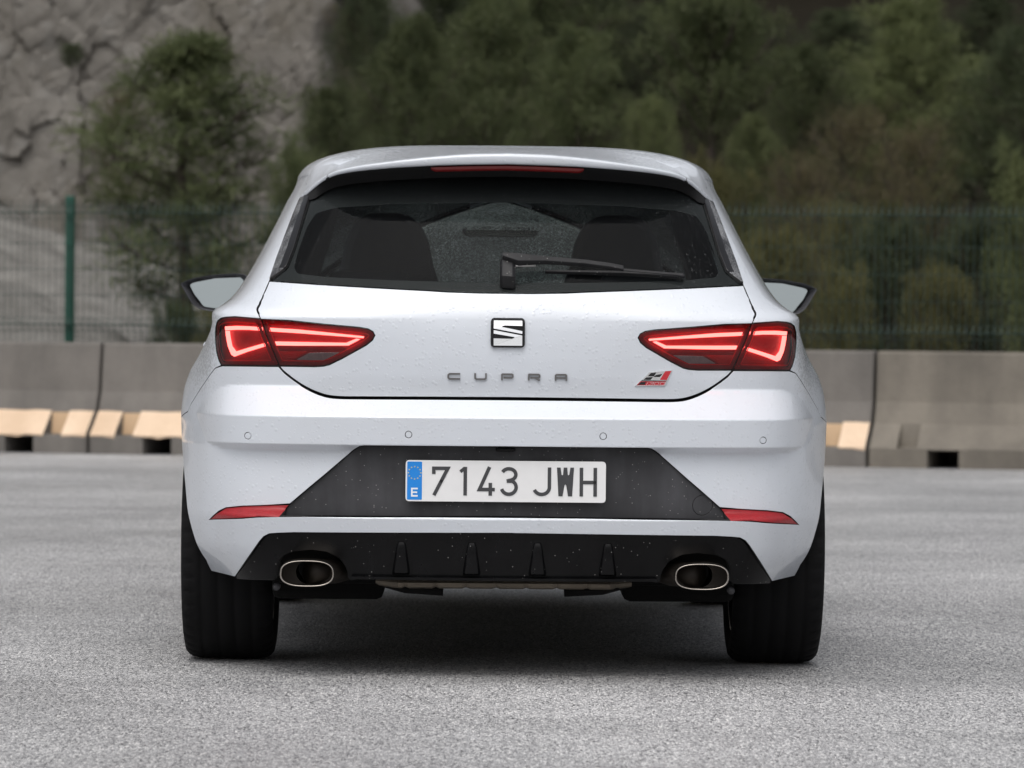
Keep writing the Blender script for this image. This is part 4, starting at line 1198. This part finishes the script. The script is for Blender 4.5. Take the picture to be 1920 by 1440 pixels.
# headliner under the roof, door trims
V = np.concatenate([roofS(ru, phi=np.full(nu, p)) - [0, 0, .03] for p in np.linspace(.25, np.pi/2, 8)])
V[:, 0] *= .95; V[:, 1] = 1.45 + (V[:, 1] - 1.45)*.90
mesh_obj("headliner", V, grid_faces(nu, 8, True, flip=True), M['liner'], car, smooth=True)
for sx in (-1, 1):
    V = [(sx*.68, y, z) for y in (.55, 3.1) for z in (.2, .955)]; mesh_obj("door_trim", V, grid_faces(2, 2), M['cabin'], car)
V = [(x, y, .34) for y in (.35, 3.2) for x in (-.7, .7)]; mesh_obj("cabin_floor", V, grid_faces(2, 2), M['cabin'], car)
V = [(x, 3.12, z) for z in (.3, .95) for x in (-.7, .7)]; mesh_obj("bulkhead", V, grid_faces(2, 2), M['cabin'], car)
V = [(x, .34, z) for z in (.3, .90) for x in (-.66, .66)]; mesh_obj("boot_lining", V, grid_faces(2, 2), M['gap'], car)
# pillar trims seen through the rear window
for sx in (-1, 1):
    b = ([], []); tube(b, [(sx*.60, 1.10, .95), (sx*.54, 1.16, 1.15), (sx*.50, 1.25, 1.30)], [.05, .045, .04], 8); mesh_obj("pillar_trim", *b, M['liner'], car, smooth=True)

# ================================================================ the place
def structure(name, V, F, mat, smooth=False):
    o = mesh_obj(name, V, F, mat, smooth=smooth); o["kind"] = "structure"; return o
# asphalt, one sheet to the horizon
gx_ = np.concatenate([np.linspace(-400, -12, 12), np.linspace(-10, 10, 41), np.linspace(12, 400, 12)])
gy_ = np.concatenate([np.linspace(-400, -16, 12), np.linspace(-14, 26, 81), np.linspace(30, 400, 12)])
GX, GY = np.meshgrid(gx_, gy_)
structure("asphalt_ground", np.stack([GX.ravel(), GY.ravel(), 0*GX.ravel()], 1), grid_faces(len(gx_), len(gy_)), M['asphalt'])

# -- concrete barriers, in a row that comes nearer to the right
from math import sin, cos
BA = math.atan2(-1.9, 6.75)                      # heading of the row
B0 = Vector((-2.645, 19.23, 0))                   # joint on the left
bd = Vector((cos(BA), sin(BA), 0)); bn = Vector((sin(BA), -cos(BA), 0))    # along, and towards the car
BL = 2.668
PROF = [(.0, .0), (.0, .125), (-.17, .283), (-.225, .42), (-.262, .735), (-.272, .75), (-.40, .75), (-.41, .735), (-.47, .42), (-.53, .283), (-.67, .125), (-.67, 0)]
def vnoise(p, s):
    return (np.sin(p[..., 0]*3.1*s + 1.3*np.sin(p[..., 2]*2.3*s)) + np.sin(p[..., 2]*4.7*s + p[..., 0]*1.7*s + .7) + np.sin(p[..., 0]*7.9*s - 2*p[..., 2]*s))/3
def make_barrier(i, label, painted):
    L = BL - .022
    root = thing("concrete_barrier", label, "barrier", tuple(B0 + bd*(BL*i + .011)), "concrete barriers across the car park")
    root.rotation_euler.z = BA
    xs = [0, .012]
    cuts = [(.18, .31), (.38, .585), (L - .585, L - .38), (L - .31, L - .18)]
    for a, b in cuts: xs += [a, b]
    xs += [L - .012, L] + list(np.linspace(.8, L - .8, 5))
    xs = sorted(xs)
    n = len(PROF); V, F = [], []
    for x in xs:
        e = .0 if .005 < x < L - .005 else .010
        for y, z in PROF: V.append((x, -(y) * 1.0 + (0.0) - 0.0, z) if False else (x, -y if False else -(-y) * -1.0, z))
    # local +y points away from the car: profile depth is negative towards the back
    V = [(x, -y, z) for x in xs for (y, z) in PROF]
    V = [(x, y + (.008 if x in (0, L) and y < .3 else 0), z - (.006 if x in (0, L) and z > .7 else 0)) for x, y, z in V]
    isnotch = lambda xa, xb: (.17 < xa and xb < .32) or (L - .32 < xa and xb < L - .17)
    ishole = lambda xa, xb: (.37 < xa and xb < .59) or (L - .59 < xa and xb < L - .37)
    for k in range(len(xs) - 1):
        xa, xb = xs[k], xs[k+1]
        for j in range(n - 1):
            q = [k*n + j, (k+1)*n + j, (k+1)*n + j+1, k*n + j+1]
            if ishole(xa, xb) and j in (0, n-2): continue
            if isnotch(xa, xb) and j == 1: continue
            F.append(q)
    F += [[j for j in range(n)][::-1], [(len(xs)-1)*n + j for j in range(n)]]
    i0 = len(V)
    for a, b in (cuts[0], cuts[3]):              # lifting notches: a pocket cut into the sloping foot
        i0 = len(V); y0, z0 = 0.0, .125; y1, z1 = .17, .283
        V += [(a, y0, z0), (b, y0, z0), (b, y1, z1), (a, y1, z1), (a, .148, z0 + .004), (b, .148, z0 + .004)]
        F += [[i0, i0+1, i0+5, i0+4], [i0+4, i0+5, i0+2, i0+3], [i0, i0+4, i0+3], [i0+1, i0+2, i0+5]]
    for a, b in (cuts[1], cuts[2]):              # drain mouths right through the foot
        i0 = len(V)
        V += [(a, 0, 0), (b, 0, 0), (b, 0, .1249), (a, 0, .1249), (a + .03, .67, 0), (b - .03, .67, 0), (b - .03, .67, .1), (a + .03, .67, .1)]
        F += [[i0, i0+4, i0+7, i0+3], [i0+1, i0+2, i0+6, i0+5], [i0+3, i0+7, i0+6, i0+2], [i0+4, i0+5, i0+6, i0+7]]
        i1 = len(V); hz = .116                    # lintel: the mouth is a little lower than the foot
        V += [(a, .0, .1249), (b, .0, .1249), (b - .012, .0, hz), (a + .012, .0, hz)]
        F += [[i1+3, i1+2, i1+1, i1]]
    body = mesh_obj("barrier_body", V, F, M['concrete' if painted else 'concrete_warm'], root)
    body.data.materials.append(M['hole'])
    nf = len(body.data.polygons)
    for p in body.data.polygons:
        if p.center.z < .112 and .05 < p.center.y < .66 and abs(p.normal.z) < .999 or (p.center.y > .3 and p.center.z < .06 and p.normal.y < -.9): pass
    if painted:                                   # a skin of cream paint 3 mm proud of the sloping foot
        for a, b in ((.004, .18), (.31, L - .31), (L - .18, L - .004)):
            d = .004; nn = (-.158, .17); ln = math.hypot(*nn)
            oy, oz = -nn[0]*0 - .674*d, .739*d
            segs = max(2, int((b - a)/.06)); Vp, Fp = [], []
            for s in range(segs + 1):
                x = a + (b - a)*s/segs; w = .006*math.sin(x*23) + .004*math.sin(x*61 + i)
                Vp += [(x, -.0032, .117 + w), (x, -.0022 + oy, .1265 + oz), (x, .085 + oy, .2040 + oz), (x, .1685 + oy, .2825 + oz), (x, .1725, .2875 + w*.4)]
            for s in range(segs):
                for j in range(4): Fp.append([s*5+j, (s+1)*5+j, (s+1)*5+j+1, s*5+j+1])
            mesh_obj("painted_foot", Vp, Fp, M['cream'], root)
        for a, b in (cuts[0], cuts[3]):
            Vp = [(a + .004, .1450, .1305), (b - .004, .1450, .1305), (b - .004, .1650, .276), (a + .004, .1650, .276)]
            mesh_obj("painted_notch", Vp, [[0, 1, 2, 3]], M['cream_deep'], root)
    return root
make_barrier(-1, "cream footed concrete barrier at the left edge below the green fence post", True)
make_barrier(0, "cream footed concrete barrier disappearing behind the left side of the car", True)
make_barrier(1, "cream footed concrete barrier mostly hidden behind the right side of the car", True)
make_barrier(2, "bare concrete barrier without cream paint on its foot, right of the car", False)
make_barrier(-2, "cream footed concrete barrier beyond the left edge of the row", True)
make_barrier(3, "bare concrete barrier at the far right end of the row", False)
for i in (-5, -4, -3): make_barrier(i, "cream footed concrete barrier further along the row, past the left edge", True)
for i in (4, 5): make_barrier(i, "bare concrete barrier further along the row, past the right edge", False)

# -- green welded-mesh fence behind the barriers
FN = B0 - bn*2.6
fence = thing("mesh_fence", "green welded wire mesh fence standing behind the concrete barriers", "fence", tuple(FN))
fence.rotation_euler.z = BA
fz0, fz1, PW = .05, 1.775, 2.42
xpost = -1.125
zb = [(.05, 0), (.10, 0), (.145, .035), (.19, 0), (.82, 0), (.865, .04), (.91, 0), (1.64, 0), (1.685, .04), (1.73, 0), (1.775, 0)]
hz_ = [.10, .19, .30, .50, .70, .82, .91, 1.08, 1.27, 1.46, 1.64, 1.73]
pb = ([], [])
for k in range(int(PW/.05) + 1):
    x = .02 + k*.05
    tube(pb, [(x, -d, z) for z, d in zb], .0031, 4, False)
for z in hz_: tube(pb, [(0, .004, z), (PW, .004, z)], .0024, 4, False)
fb_ = ([], [])
for z in (.145, .865, 1.685):
    for dz in (-.004, .004): tube(pb, [(0, -.041, z + dz), (PW, -.041, z + dz)], .0026, 4, False)
    for k in range(int(PW/.05) + 1):
        x = .02 + k*.05; tube(fb_, [(x, -.020, z - .024), (x, -.0425, z), (x, -.020, z + .024)], .0042, 4, False)
me0 = fo0 = None
for i in range(-7, 9):
    x = xpost + i*PW
    if me0 is None:
        o = mesh_obj("wire_panel", *pb, M['fence'], fence, loc=(x, 0, 0)); o["kind"] = "stuff"; me0 = o
        fo0 = mesh_obj("wire_fold_highlight", *fb_, M['fold_highlight'], fence, loc=(x, 0, 0)); fo0["kind"] = "stuff"
    else:
        for q in (me0, fo0): o = q.copy(); COL.objects.link(o); o.location = (x, 0, 0)
    b = ([], []); box(b, (0, .03, .905), (.062, .05, 1.81)); p_ = bevelled(mesh_obj("post", *b, M['post'], fence, loc=(x, 0, 0)), .006)
    for z in (.3, .87, 1.46):
        b = ([], []); box(b, (0, -.002, z), (.05, .012, .03)); mesh_obj("clamp", *b, M['post'], p_)

# -- terrain behind the fence: scree and rock face on the left, wooded hillside on the right
def fbm(x, y, o=5, s=0):
    r = 0; a = 1; f = 1
    for i in range(o):
        r = r + a*np.sin(x*f*1.7 + 3.1*i + s + 1.2*np.sin(y*f*1.3 + i*1.7 + s))*np.cos(y*f*1.9 - 1.1*i + .8*np.sin(x*f*1.1 + 2.3*i))
        a *= .55; f *= 1.93
    return r
def hill_z(x, y):
    yb = 23 + (-x)*.28
    d = np.maximum(y - yb, 0)
    right = .055*np.minimum(d, 26) + .32*np.maximum(d - 26, 0)
    left = .04*np.minimum(d, 30) + .25*np.maximum(d - 30, 0) + np.maximum(0, (-x - 3.0))*np.minimum(d/18., 1)*.30
    right = right + .45*np.maximum(0, x - 9)*np.minimum(d/20, 1)
    m = 1/(1 + np.exp((x + 1.5)*.9))
    z = right*(1 - m) + left*m
    return z + (.10*fbm(x*.9, y*.9, 4))*np.minimum(d/4, 1) - .02
xs = np.linspace(-40, 45, 171); ys = np.linspace(22, 125, 140); X, Y = np.meshgrid(xs, ys)
structure("hillside", np.stack([X.ravel(), Y.ravel(), hill_z(X, Y).ravel()], 1), grid_faces(len(xs), len(ys)), M['soil'], True)
xs = np.linspace(-16, 0, 110); ys = np.linspace(24, 52, 150); X, Y = np.meshgrid(xs, ys)
Z = hill_z(X, Y) + .14 + .05*fbm(X*3, Y*3, 5, 1.) - .5*sstep(-4.2, -1.2, X + .25*fbm(X, Y, 3, 5.)) 
structure("scree_slope", np.stack([X.ravel(), Y.ravel(), Z.ravel()], 1), grid_faces(len(xs), len(ys)), M['scree'], True)
# unseen rise added behind the camera to cut low sky light and darken reflections
rr_ = np.array([48, 56, 66, 80, 100, 130, 170]); hh_ = np.array([0, 5.5, 11.0, 15, 18, 21, 23.])
AZ, RR = np.meshgrid(np.radians(np.linspace(222, 318, 120)), rr_)
HH = np.repeat(hh_[:, None], 120, 1)*(.75 + .22*fbm(AZ*5, RR*.03, 4, 8.)) 
structure("light_blocking_rise", np.stack([(RR*np.cos(AZ)).ravel(), (-6 + RR*np.sin(AZ)).ravel(), HH.ravel() - .05], 1), grid_faces(120, len(rr_)), M['blocker'], True)
# rock face, with ledges and cracks
xs = np.concatenate([np.linspace(-50, -14, 110)[:-1], np.linspace(-14, .6, 330)]); zs = np.concatenate([np.linspace(-1, 9, 230), np.linspace(9.3, 26, 60)])
X, Zc = np.meshgrid(xs, zs)
def facets(x, z, s, amp, tilt, seed):
    """broken rock: cells that each carry a tilted plane, split by clefts"""
    r = np.random.default_rng(seed); T = 64
    jx, jz, of, tx, tz = (r.random((T, T)) for _ in range(5))
    gx1, gz1 = np.floor(x/s).astype(int), np.floor(z/s).astype(int)
    best = np.full(x.shape, 1e9); sec_ = np.full(x.shape, 1e9); val = np.zeros(x.shape)
    for a in (-1, 0, 1):
        for b in (-1, 0, 1):
            i, j = (gx1 + a) % T, (gz1 + b) % T
            dx, dz = x/s - (gx1 + a + jx[i, j]), z/s - (gz1 + b + jz[i, j])
            dd = dx*dx + dz*dz
            v = of[i, j]*amp + (dx*(tx[i, j] - .5) + dz*(tz[i, j] - .65))*tilt
            near = dd < best
            sec_ = np.where(near, best, np.minimum(sec_, dd)); val = np.where(near, v, val); best = np.where(near, dd, best)
    return val + np.clip(.10 - (np.sqrt(sec_) - np.sqrt(best)), 0, .10)*amp*1.1
wx = X + .12*fbm(X*.9, Zc*.9, 4, 2.); wz = Zc*.66 + .10*fbm(X*.9 + 4, Zc*.8, 4, 3.)
Yc = (52 - .12*X + .16*Zc - .9*np.maximum(0, -X - 14) + facets(wx, wz, 1.5, .22, .26, 3) + facets(wx + 9, wz, .55, .09, .15, 4) + facets(wx, wz + 5, .22, .045, .07, 5)
      - .22*fbm(X*.35 + 2, Zc*.3, 3, 4.) + 14*sstep(-2.4, .6, X + .5*fbm(Zc*.4, X*.3, 3, 1.)))
cliff = structure("rock_face", np.stack([X.ravel(), Yc.ravel(), Zc.ravel()], 1), grid_faces(len(xs), len(zs)), M['rock'], False)

# -- trees
def tufts(V, F, c, rad, n, ln, wd, upb=.25, r=rng):
    """a clump of needles: thin three-sided blades that leave the clump's middle"""
    d = r.normal(size=(n, 3)); d[:, 2] += upb; d /= np.linalg.norm(d, axis=1, keepdims=True)
    p = np.asarray(c) + d*rad*(r.random((n, 1))**.5)*[1, 1, .75]
    a = d + r.normal(size=(n, 3))*.45; a /= np.linalg.norm(a, axis=1, keepdims=True)
    s = np.cross(a, r.normal(size=(n, 3))); s /= np.linalg.norm(s, axis=1, keepdims=True) + 1e-9
    L = ln*(.6 + .8*r.random((n, 1))); W = wd*(.6 + .8*r.random((n, 1)))
    i = sum(len(v) for v in V)
    V.append(np.stack([p - s*W/2, p + s*W/2, p + a*L + s*W*.3, p + a*L - s*W*.3], 1).reshape(-1, 3))
    k = i + 4*np.arange(n)[:, None] + np.arange(4)
    F.extend(k.tolist())
def limb_tree(H, spread, limbs, puffs, nb, ln, wd, low, shape, seed, trunk_r=.09, lean=.0, puffr=.3, droop=.0, bare=0.):
    r = np.random.default_rng(seed)
    tb = ([], []); V, F = [], []
    ph1, ph2 = r.random(2)*6
    tr = [(lean*t*H + .06*H*.25*math.sin(2.2*t*3 + ph1)*t, .05*H*.3*math.sin(2*t*3 + ph2)*t, t*H*.97) for t in np.linspace(0, 1, 9)]
    tube(tb, tr, [trunk_r*(1 - .88*t) + .006 for t in np.linspace(0, 1, 9)], 8)
    for k in range(limbs):
        t = low + (1 - low)*((k + r.random()*.8)/limbs)**.9
        base = np.array([np.interp(t, np.linspace(0, 1, 9), [q[j] for q in tr]) for j in range(3)])
        az = k*2.399 + r.random()*.7
        rad = spread*shape(t)*(.65 + .5*r.random())
        e = np.array([math.cos(az), math.sin(az), .30 - droop + .35*t])
        pts = [base + e*[1, 1, 1]*rad*q + np.array([0, 0, .18*rad*q*q - droop*.3*rad*q*q]) for q in (0, .35, .7, 1.0)]
        tube(tb, pts, [trunk_r*.30*(1 - .55*t), trunk_r*.22*(1 - .5*t), trunk_r*.14, trunk_r*.06], 5)
        for m in range(puffs):
            q = .35 + .70*((m + r.random())/puffs)
            c = base + e*rad*q + np.array([0, 0, .18*rad*q*q - droop*.3*rad*q*q]) + r.normal(size=3)*[.20, .20, .13]*rad*.75
            tube(tb, [base + e*rad*min(q, .95)*.8, c], [.012, .004], 3, False)
            if r.random() < bare: continue
            tufts(V, F, c, puffr*(.6 + .7*r.random())*(.55 + .45*min(rad, 1.2)), nb, ln, wd, .35, r)
    for m in range(4): tufts(V, F, np.array(tr[-1]) + r.normal(size=3)*[.1, .1, .08], puffr*.6, nb, ln, wd, .5, r)
    return tb, (np.concatenate(V), F)
round_crown = lambda t: max(.14, math.sin(math.pi*min(1, .22 + .76*t))**.7)
cone_crown = lambda t: max(.10, 1.15*(1 - t)**.72*min(1, .50 + 1.2*t))
egg_crown = lambda t: max(.15, math.sin(math.pi*min(1, .10 + .88*t))**.6)
kinds = {   # height 1: made once at real size, then copied
    'pine': [limb_tree(6.0, 1.9, 36, 10, 105, .12, .017, .10, round_crown, s, .12, .02, .40) for s in (1, 2, 3)],
    'stem': [limb_tree(6.0, 1.9, 26, 10, 105, .12, .017, .48, round_crown, s, .19, .03, .40) for s in (5,)],
    'young': [limb_tree(3.6, 1.25, 30, 10, 36, .12, .012, .16, cone_crown, s, .070, .0, .22, .10) for s in (11,)],
    'bush': [limb_tree(2.2, 1.25, 22, 8, 80, .10, .018, .06, egg_crown, s, .05, .0, .30) for s in (21, 22)],
    'brush': [limb_tree(3.0, 1.35, 34, 9, 34, .09, .012, .10, egg_crown, s, .035, .0, .28, .0, .15) for s in (31, 32)],
}
KH = dict(pine=6.0, stem=6.0, young=3.6, bush=2.2, brush=3.0)
KW = dict(pine=4.1, stem=4.1, young=2.5, bush=2.7, brush=2.9)
cache = {}
def tree(name, label, cat, kind, var, leaf, x, y, sw, sh, rz, group):
    z = float(hill_z(np.array(x), np.array(y))) - .05
    root = thing(name, label, cat, (x, y, z), group)
    root.rotation_euler.z = rz; root.scale = (sw, sw, sh)
    key = (kind, var)
    if key not in cache:
        tb, (cv, cf) = kinds[kind][var]
        a = mesh_obj("trunk", *tb, M['bark'], None, smooth=True); c = mesh_obj("crown", cv, cf, M[leaf])
        cache[key] = (a.data, c.data); bpy.data.objects.remove(a); bpy.data.objects.remove(c)
    td, cd = cache[key]
    a = bpy.data.objects.new("trunk", td); COL.objects.link(a); a.parent = root
    c = bpy.data.objects.new("crown", cd); COL.objects.link(c); c.parent = root
    c.material_slots[0].link = 'OBJECT'; c.material_slots[0].material = M[leaf]
    return root
def stand(name, label, cat, kind, var, leaf, u, top, w, d, group, rz, base=None):
    """u: column of the picture, top: row of the tip, w: spread there, d: distance; all turned into metres"""
    x = (u - 870)/8676*d - .11; y = d - 12
    zt = .95 + (594 - top + (960 - u)*.0078*-1)/8676*d
    if base is not None:                     # rooted on a ledge of the rock face
        zl = .95 + (594 - base)/8676*d
        o = tree(name, label, cat, kind, var, leaf, x, y, w*d/8676/KW[kind], (zt - zl)/KH[kind], rz, group); o.location.z = zl; return o
    zb = float(hill_z(np.array(x), np.array(y))) - .05
    return tree(name, label, cat, kind, var, leaf, x, y, w*d/8676/KW[kind], max(.6, zt - zb)/KH[kind], rz, group)
GP = "pine trees on the hillside behind the fence"
PINES = [
    (345, 66, 600, 47, 'young', 0, 'needle', "young loose pine standing alone before the rock face, behind the fence"),
    (615, 175, 190, 52, 'pine', 1, 'needle', "small bushy pine between the lone young pine and the car roof"),
    (690, -30, 170, 62, 'pine', 2, 'needle_dark', "dark pine at the top beside the edge of the rock face"),
    (770, 50, 260, 57, 'pine', 0, 'needle', "rounded green pine rising left of the middle above the car roof"),
    (905, 10, 270, 62, 'pine', 2, 'needle', "tall broad pine behind the middle of the car roof"),
    (1000, -60, 320, 66, 'pine', 1, 'needle', "large pine reaching the top edge right of the middle"),
    (1085, 70, 240, 58, 'pine', 0, 'needle', "dense green pine above the right half of the roof"),
    (1215, 195, 140, 49, 'pine', 2, 'needle_light', "low light green pine above the right end of the roof"),
    (1325, -40, 320, 54, 'stem', 0, 'needle', "pine with a dark bare trunk right of the car roof"),
    (1415, 225, 140, 47, 'pine', 1, 'needle_light', "bright green young pine right of the dark trunk"),
    (1500, 95, 220, 57, 'pine', 2, 'needle', "pine with pale green top, right of the dark trunk"),
    (1690, 12, 310, 60, 'pine', 0, 'needle_light', "broad pale green pine high above the brown brush on the right"),
    (1835, 110, 240, 63, 'pine', 1, 'needle', "rounded pine on the upper right beside the broad pale pine"),
    (1935, 60, 260, 58, 'pine', 2, 'needle_dark', "dark pine at the right edge of the wood"),
]
for i, (u, t, w, d, kd, v, lf, lb) in enumerate(PINES):
    stand("pine_tree", lb, "tree", kd, v, lf, u, t, w, d, GP, i*1.7)
for i, (u, t, w, d, v) in enumerate(((2140, 20, 280, 56, 1), (2300, 90, 240, 52, 0), (2460, 0, 300, 60, 2), (2640, 60, 260, 55, 1), (2820, -40, 300, 62, 0), (2000, 330, 190, 45, 2))):
    stand("pine_tree", "green pine standing past the right edge of the wood", "tree", 'pine', v, 'needle', u, t, w, d, GP, i*2.3)
k = 0
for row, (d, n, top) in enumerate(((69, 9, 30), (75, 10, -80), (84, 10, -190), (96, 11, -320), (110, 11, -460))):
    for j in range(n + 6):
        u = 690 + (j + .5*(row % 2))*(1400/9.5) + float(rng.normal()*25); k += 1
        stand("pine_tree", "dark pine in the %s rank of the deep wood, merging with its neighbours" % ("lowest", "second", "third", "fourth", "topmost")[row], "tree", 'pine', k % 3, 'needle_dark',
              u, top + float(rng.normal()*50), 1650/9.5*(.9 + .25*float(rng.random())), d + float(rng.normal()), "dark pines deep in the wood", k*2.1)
GB = "shrubs behind the fence"
BR = [(1500, 330, 190, 45, 'brush', 0, 'brush', "brown half bare shrub behind the fence, just right of the car roof"),
      (1600, 235, 240, 48, 'brush', 1, 'brush', "tall brown shrub in the middle of the brown brush on the right"),
      (1705, 270, 190, 46, 'brush', 0, 'brush', "rust brown shrub right of the tall brown shrub"),
      (1560, 400, 200, 43, 'brush', 1, 'grassy', "olive brown shrub below the tall brown shrub"),
      (1590, 400, 120, 42, 'stem', 0, 'grassy', "thin bare stemmed sapling behind the fence, left one of a pair on the right"),
      (1655, 385, 120, 42.5, 'stem', 0, 'grassy', "thin bare stemmed sapling behind the fence, right one of a pair on the right"),
      (1450, 470, 170, 39, 'bush', 1, 'grassy', "low olive bush behind the fence beside the right door mirror"),
      (1575, 540, 130, 38, 'bush', 0, 'grassy', "small olive bush low behind the fence right of the mirror"),
      (1760, 530, 150, 39, 'bush', 1, 'grassy', "yellowish olive bush above the bare barrier on the right"),
      (1925, 345, 150, 39, 'bush', 0, 'needle_light', "fresh green bush behind the fence at the right edge"),
      (1830, 440, 190, 44, 'bush', 1, 'needle_dark', "dark bush between the olive bush and the green one at the right edge"),
      (1660, 450, 190, 41, 'bush', 0, 'needle_dark', "dark bush in front of the rust brown shrub"),
      (470, 560, 170, 42, 'bush', 0, 'needle_dark', "dark low bush at the foot of the lone young pine"),
      (330, 590, 110, 40, 'bush', 1, 'needle_dark', "small dark bush low behind the fence left of the car"),
      (420, 585, 110, 39, 'bush', 0, 'grassy', "low scrubby bush behind the fence beside the left door mirror"),
      (225, 190, 120, 62.5, 'brush', 0, 'brush', "brown dry shrub clinging to the rock face left of the young pine"),
      (130, 90, 50, 63.3, 'bush', 0, 'needle_dark', "tiny dark shrub on the rock face at the upper left"),
      (665, 60, 140, 64, 'brush', 1, 'brush', "brown shrub at the edge of the rock face near the top"),
      (560, 330, 150, 46, 'bush', 1, 'needle', "green bush tucked between the young pine and the car's rear pillar"),
      (1330, 350, 150, 45, 'bush', 1, 'grassy', "olive bush right behind the car's right rear pillar")]
for i, (u, t, w, d, kd, v, lf, lb) in enumerate(BR):
    stand("shrub", lb, "shrub", kd, v, lf, u, t, w, d, GB, i*1.3, {225: 420, 130: 140}.get(u))
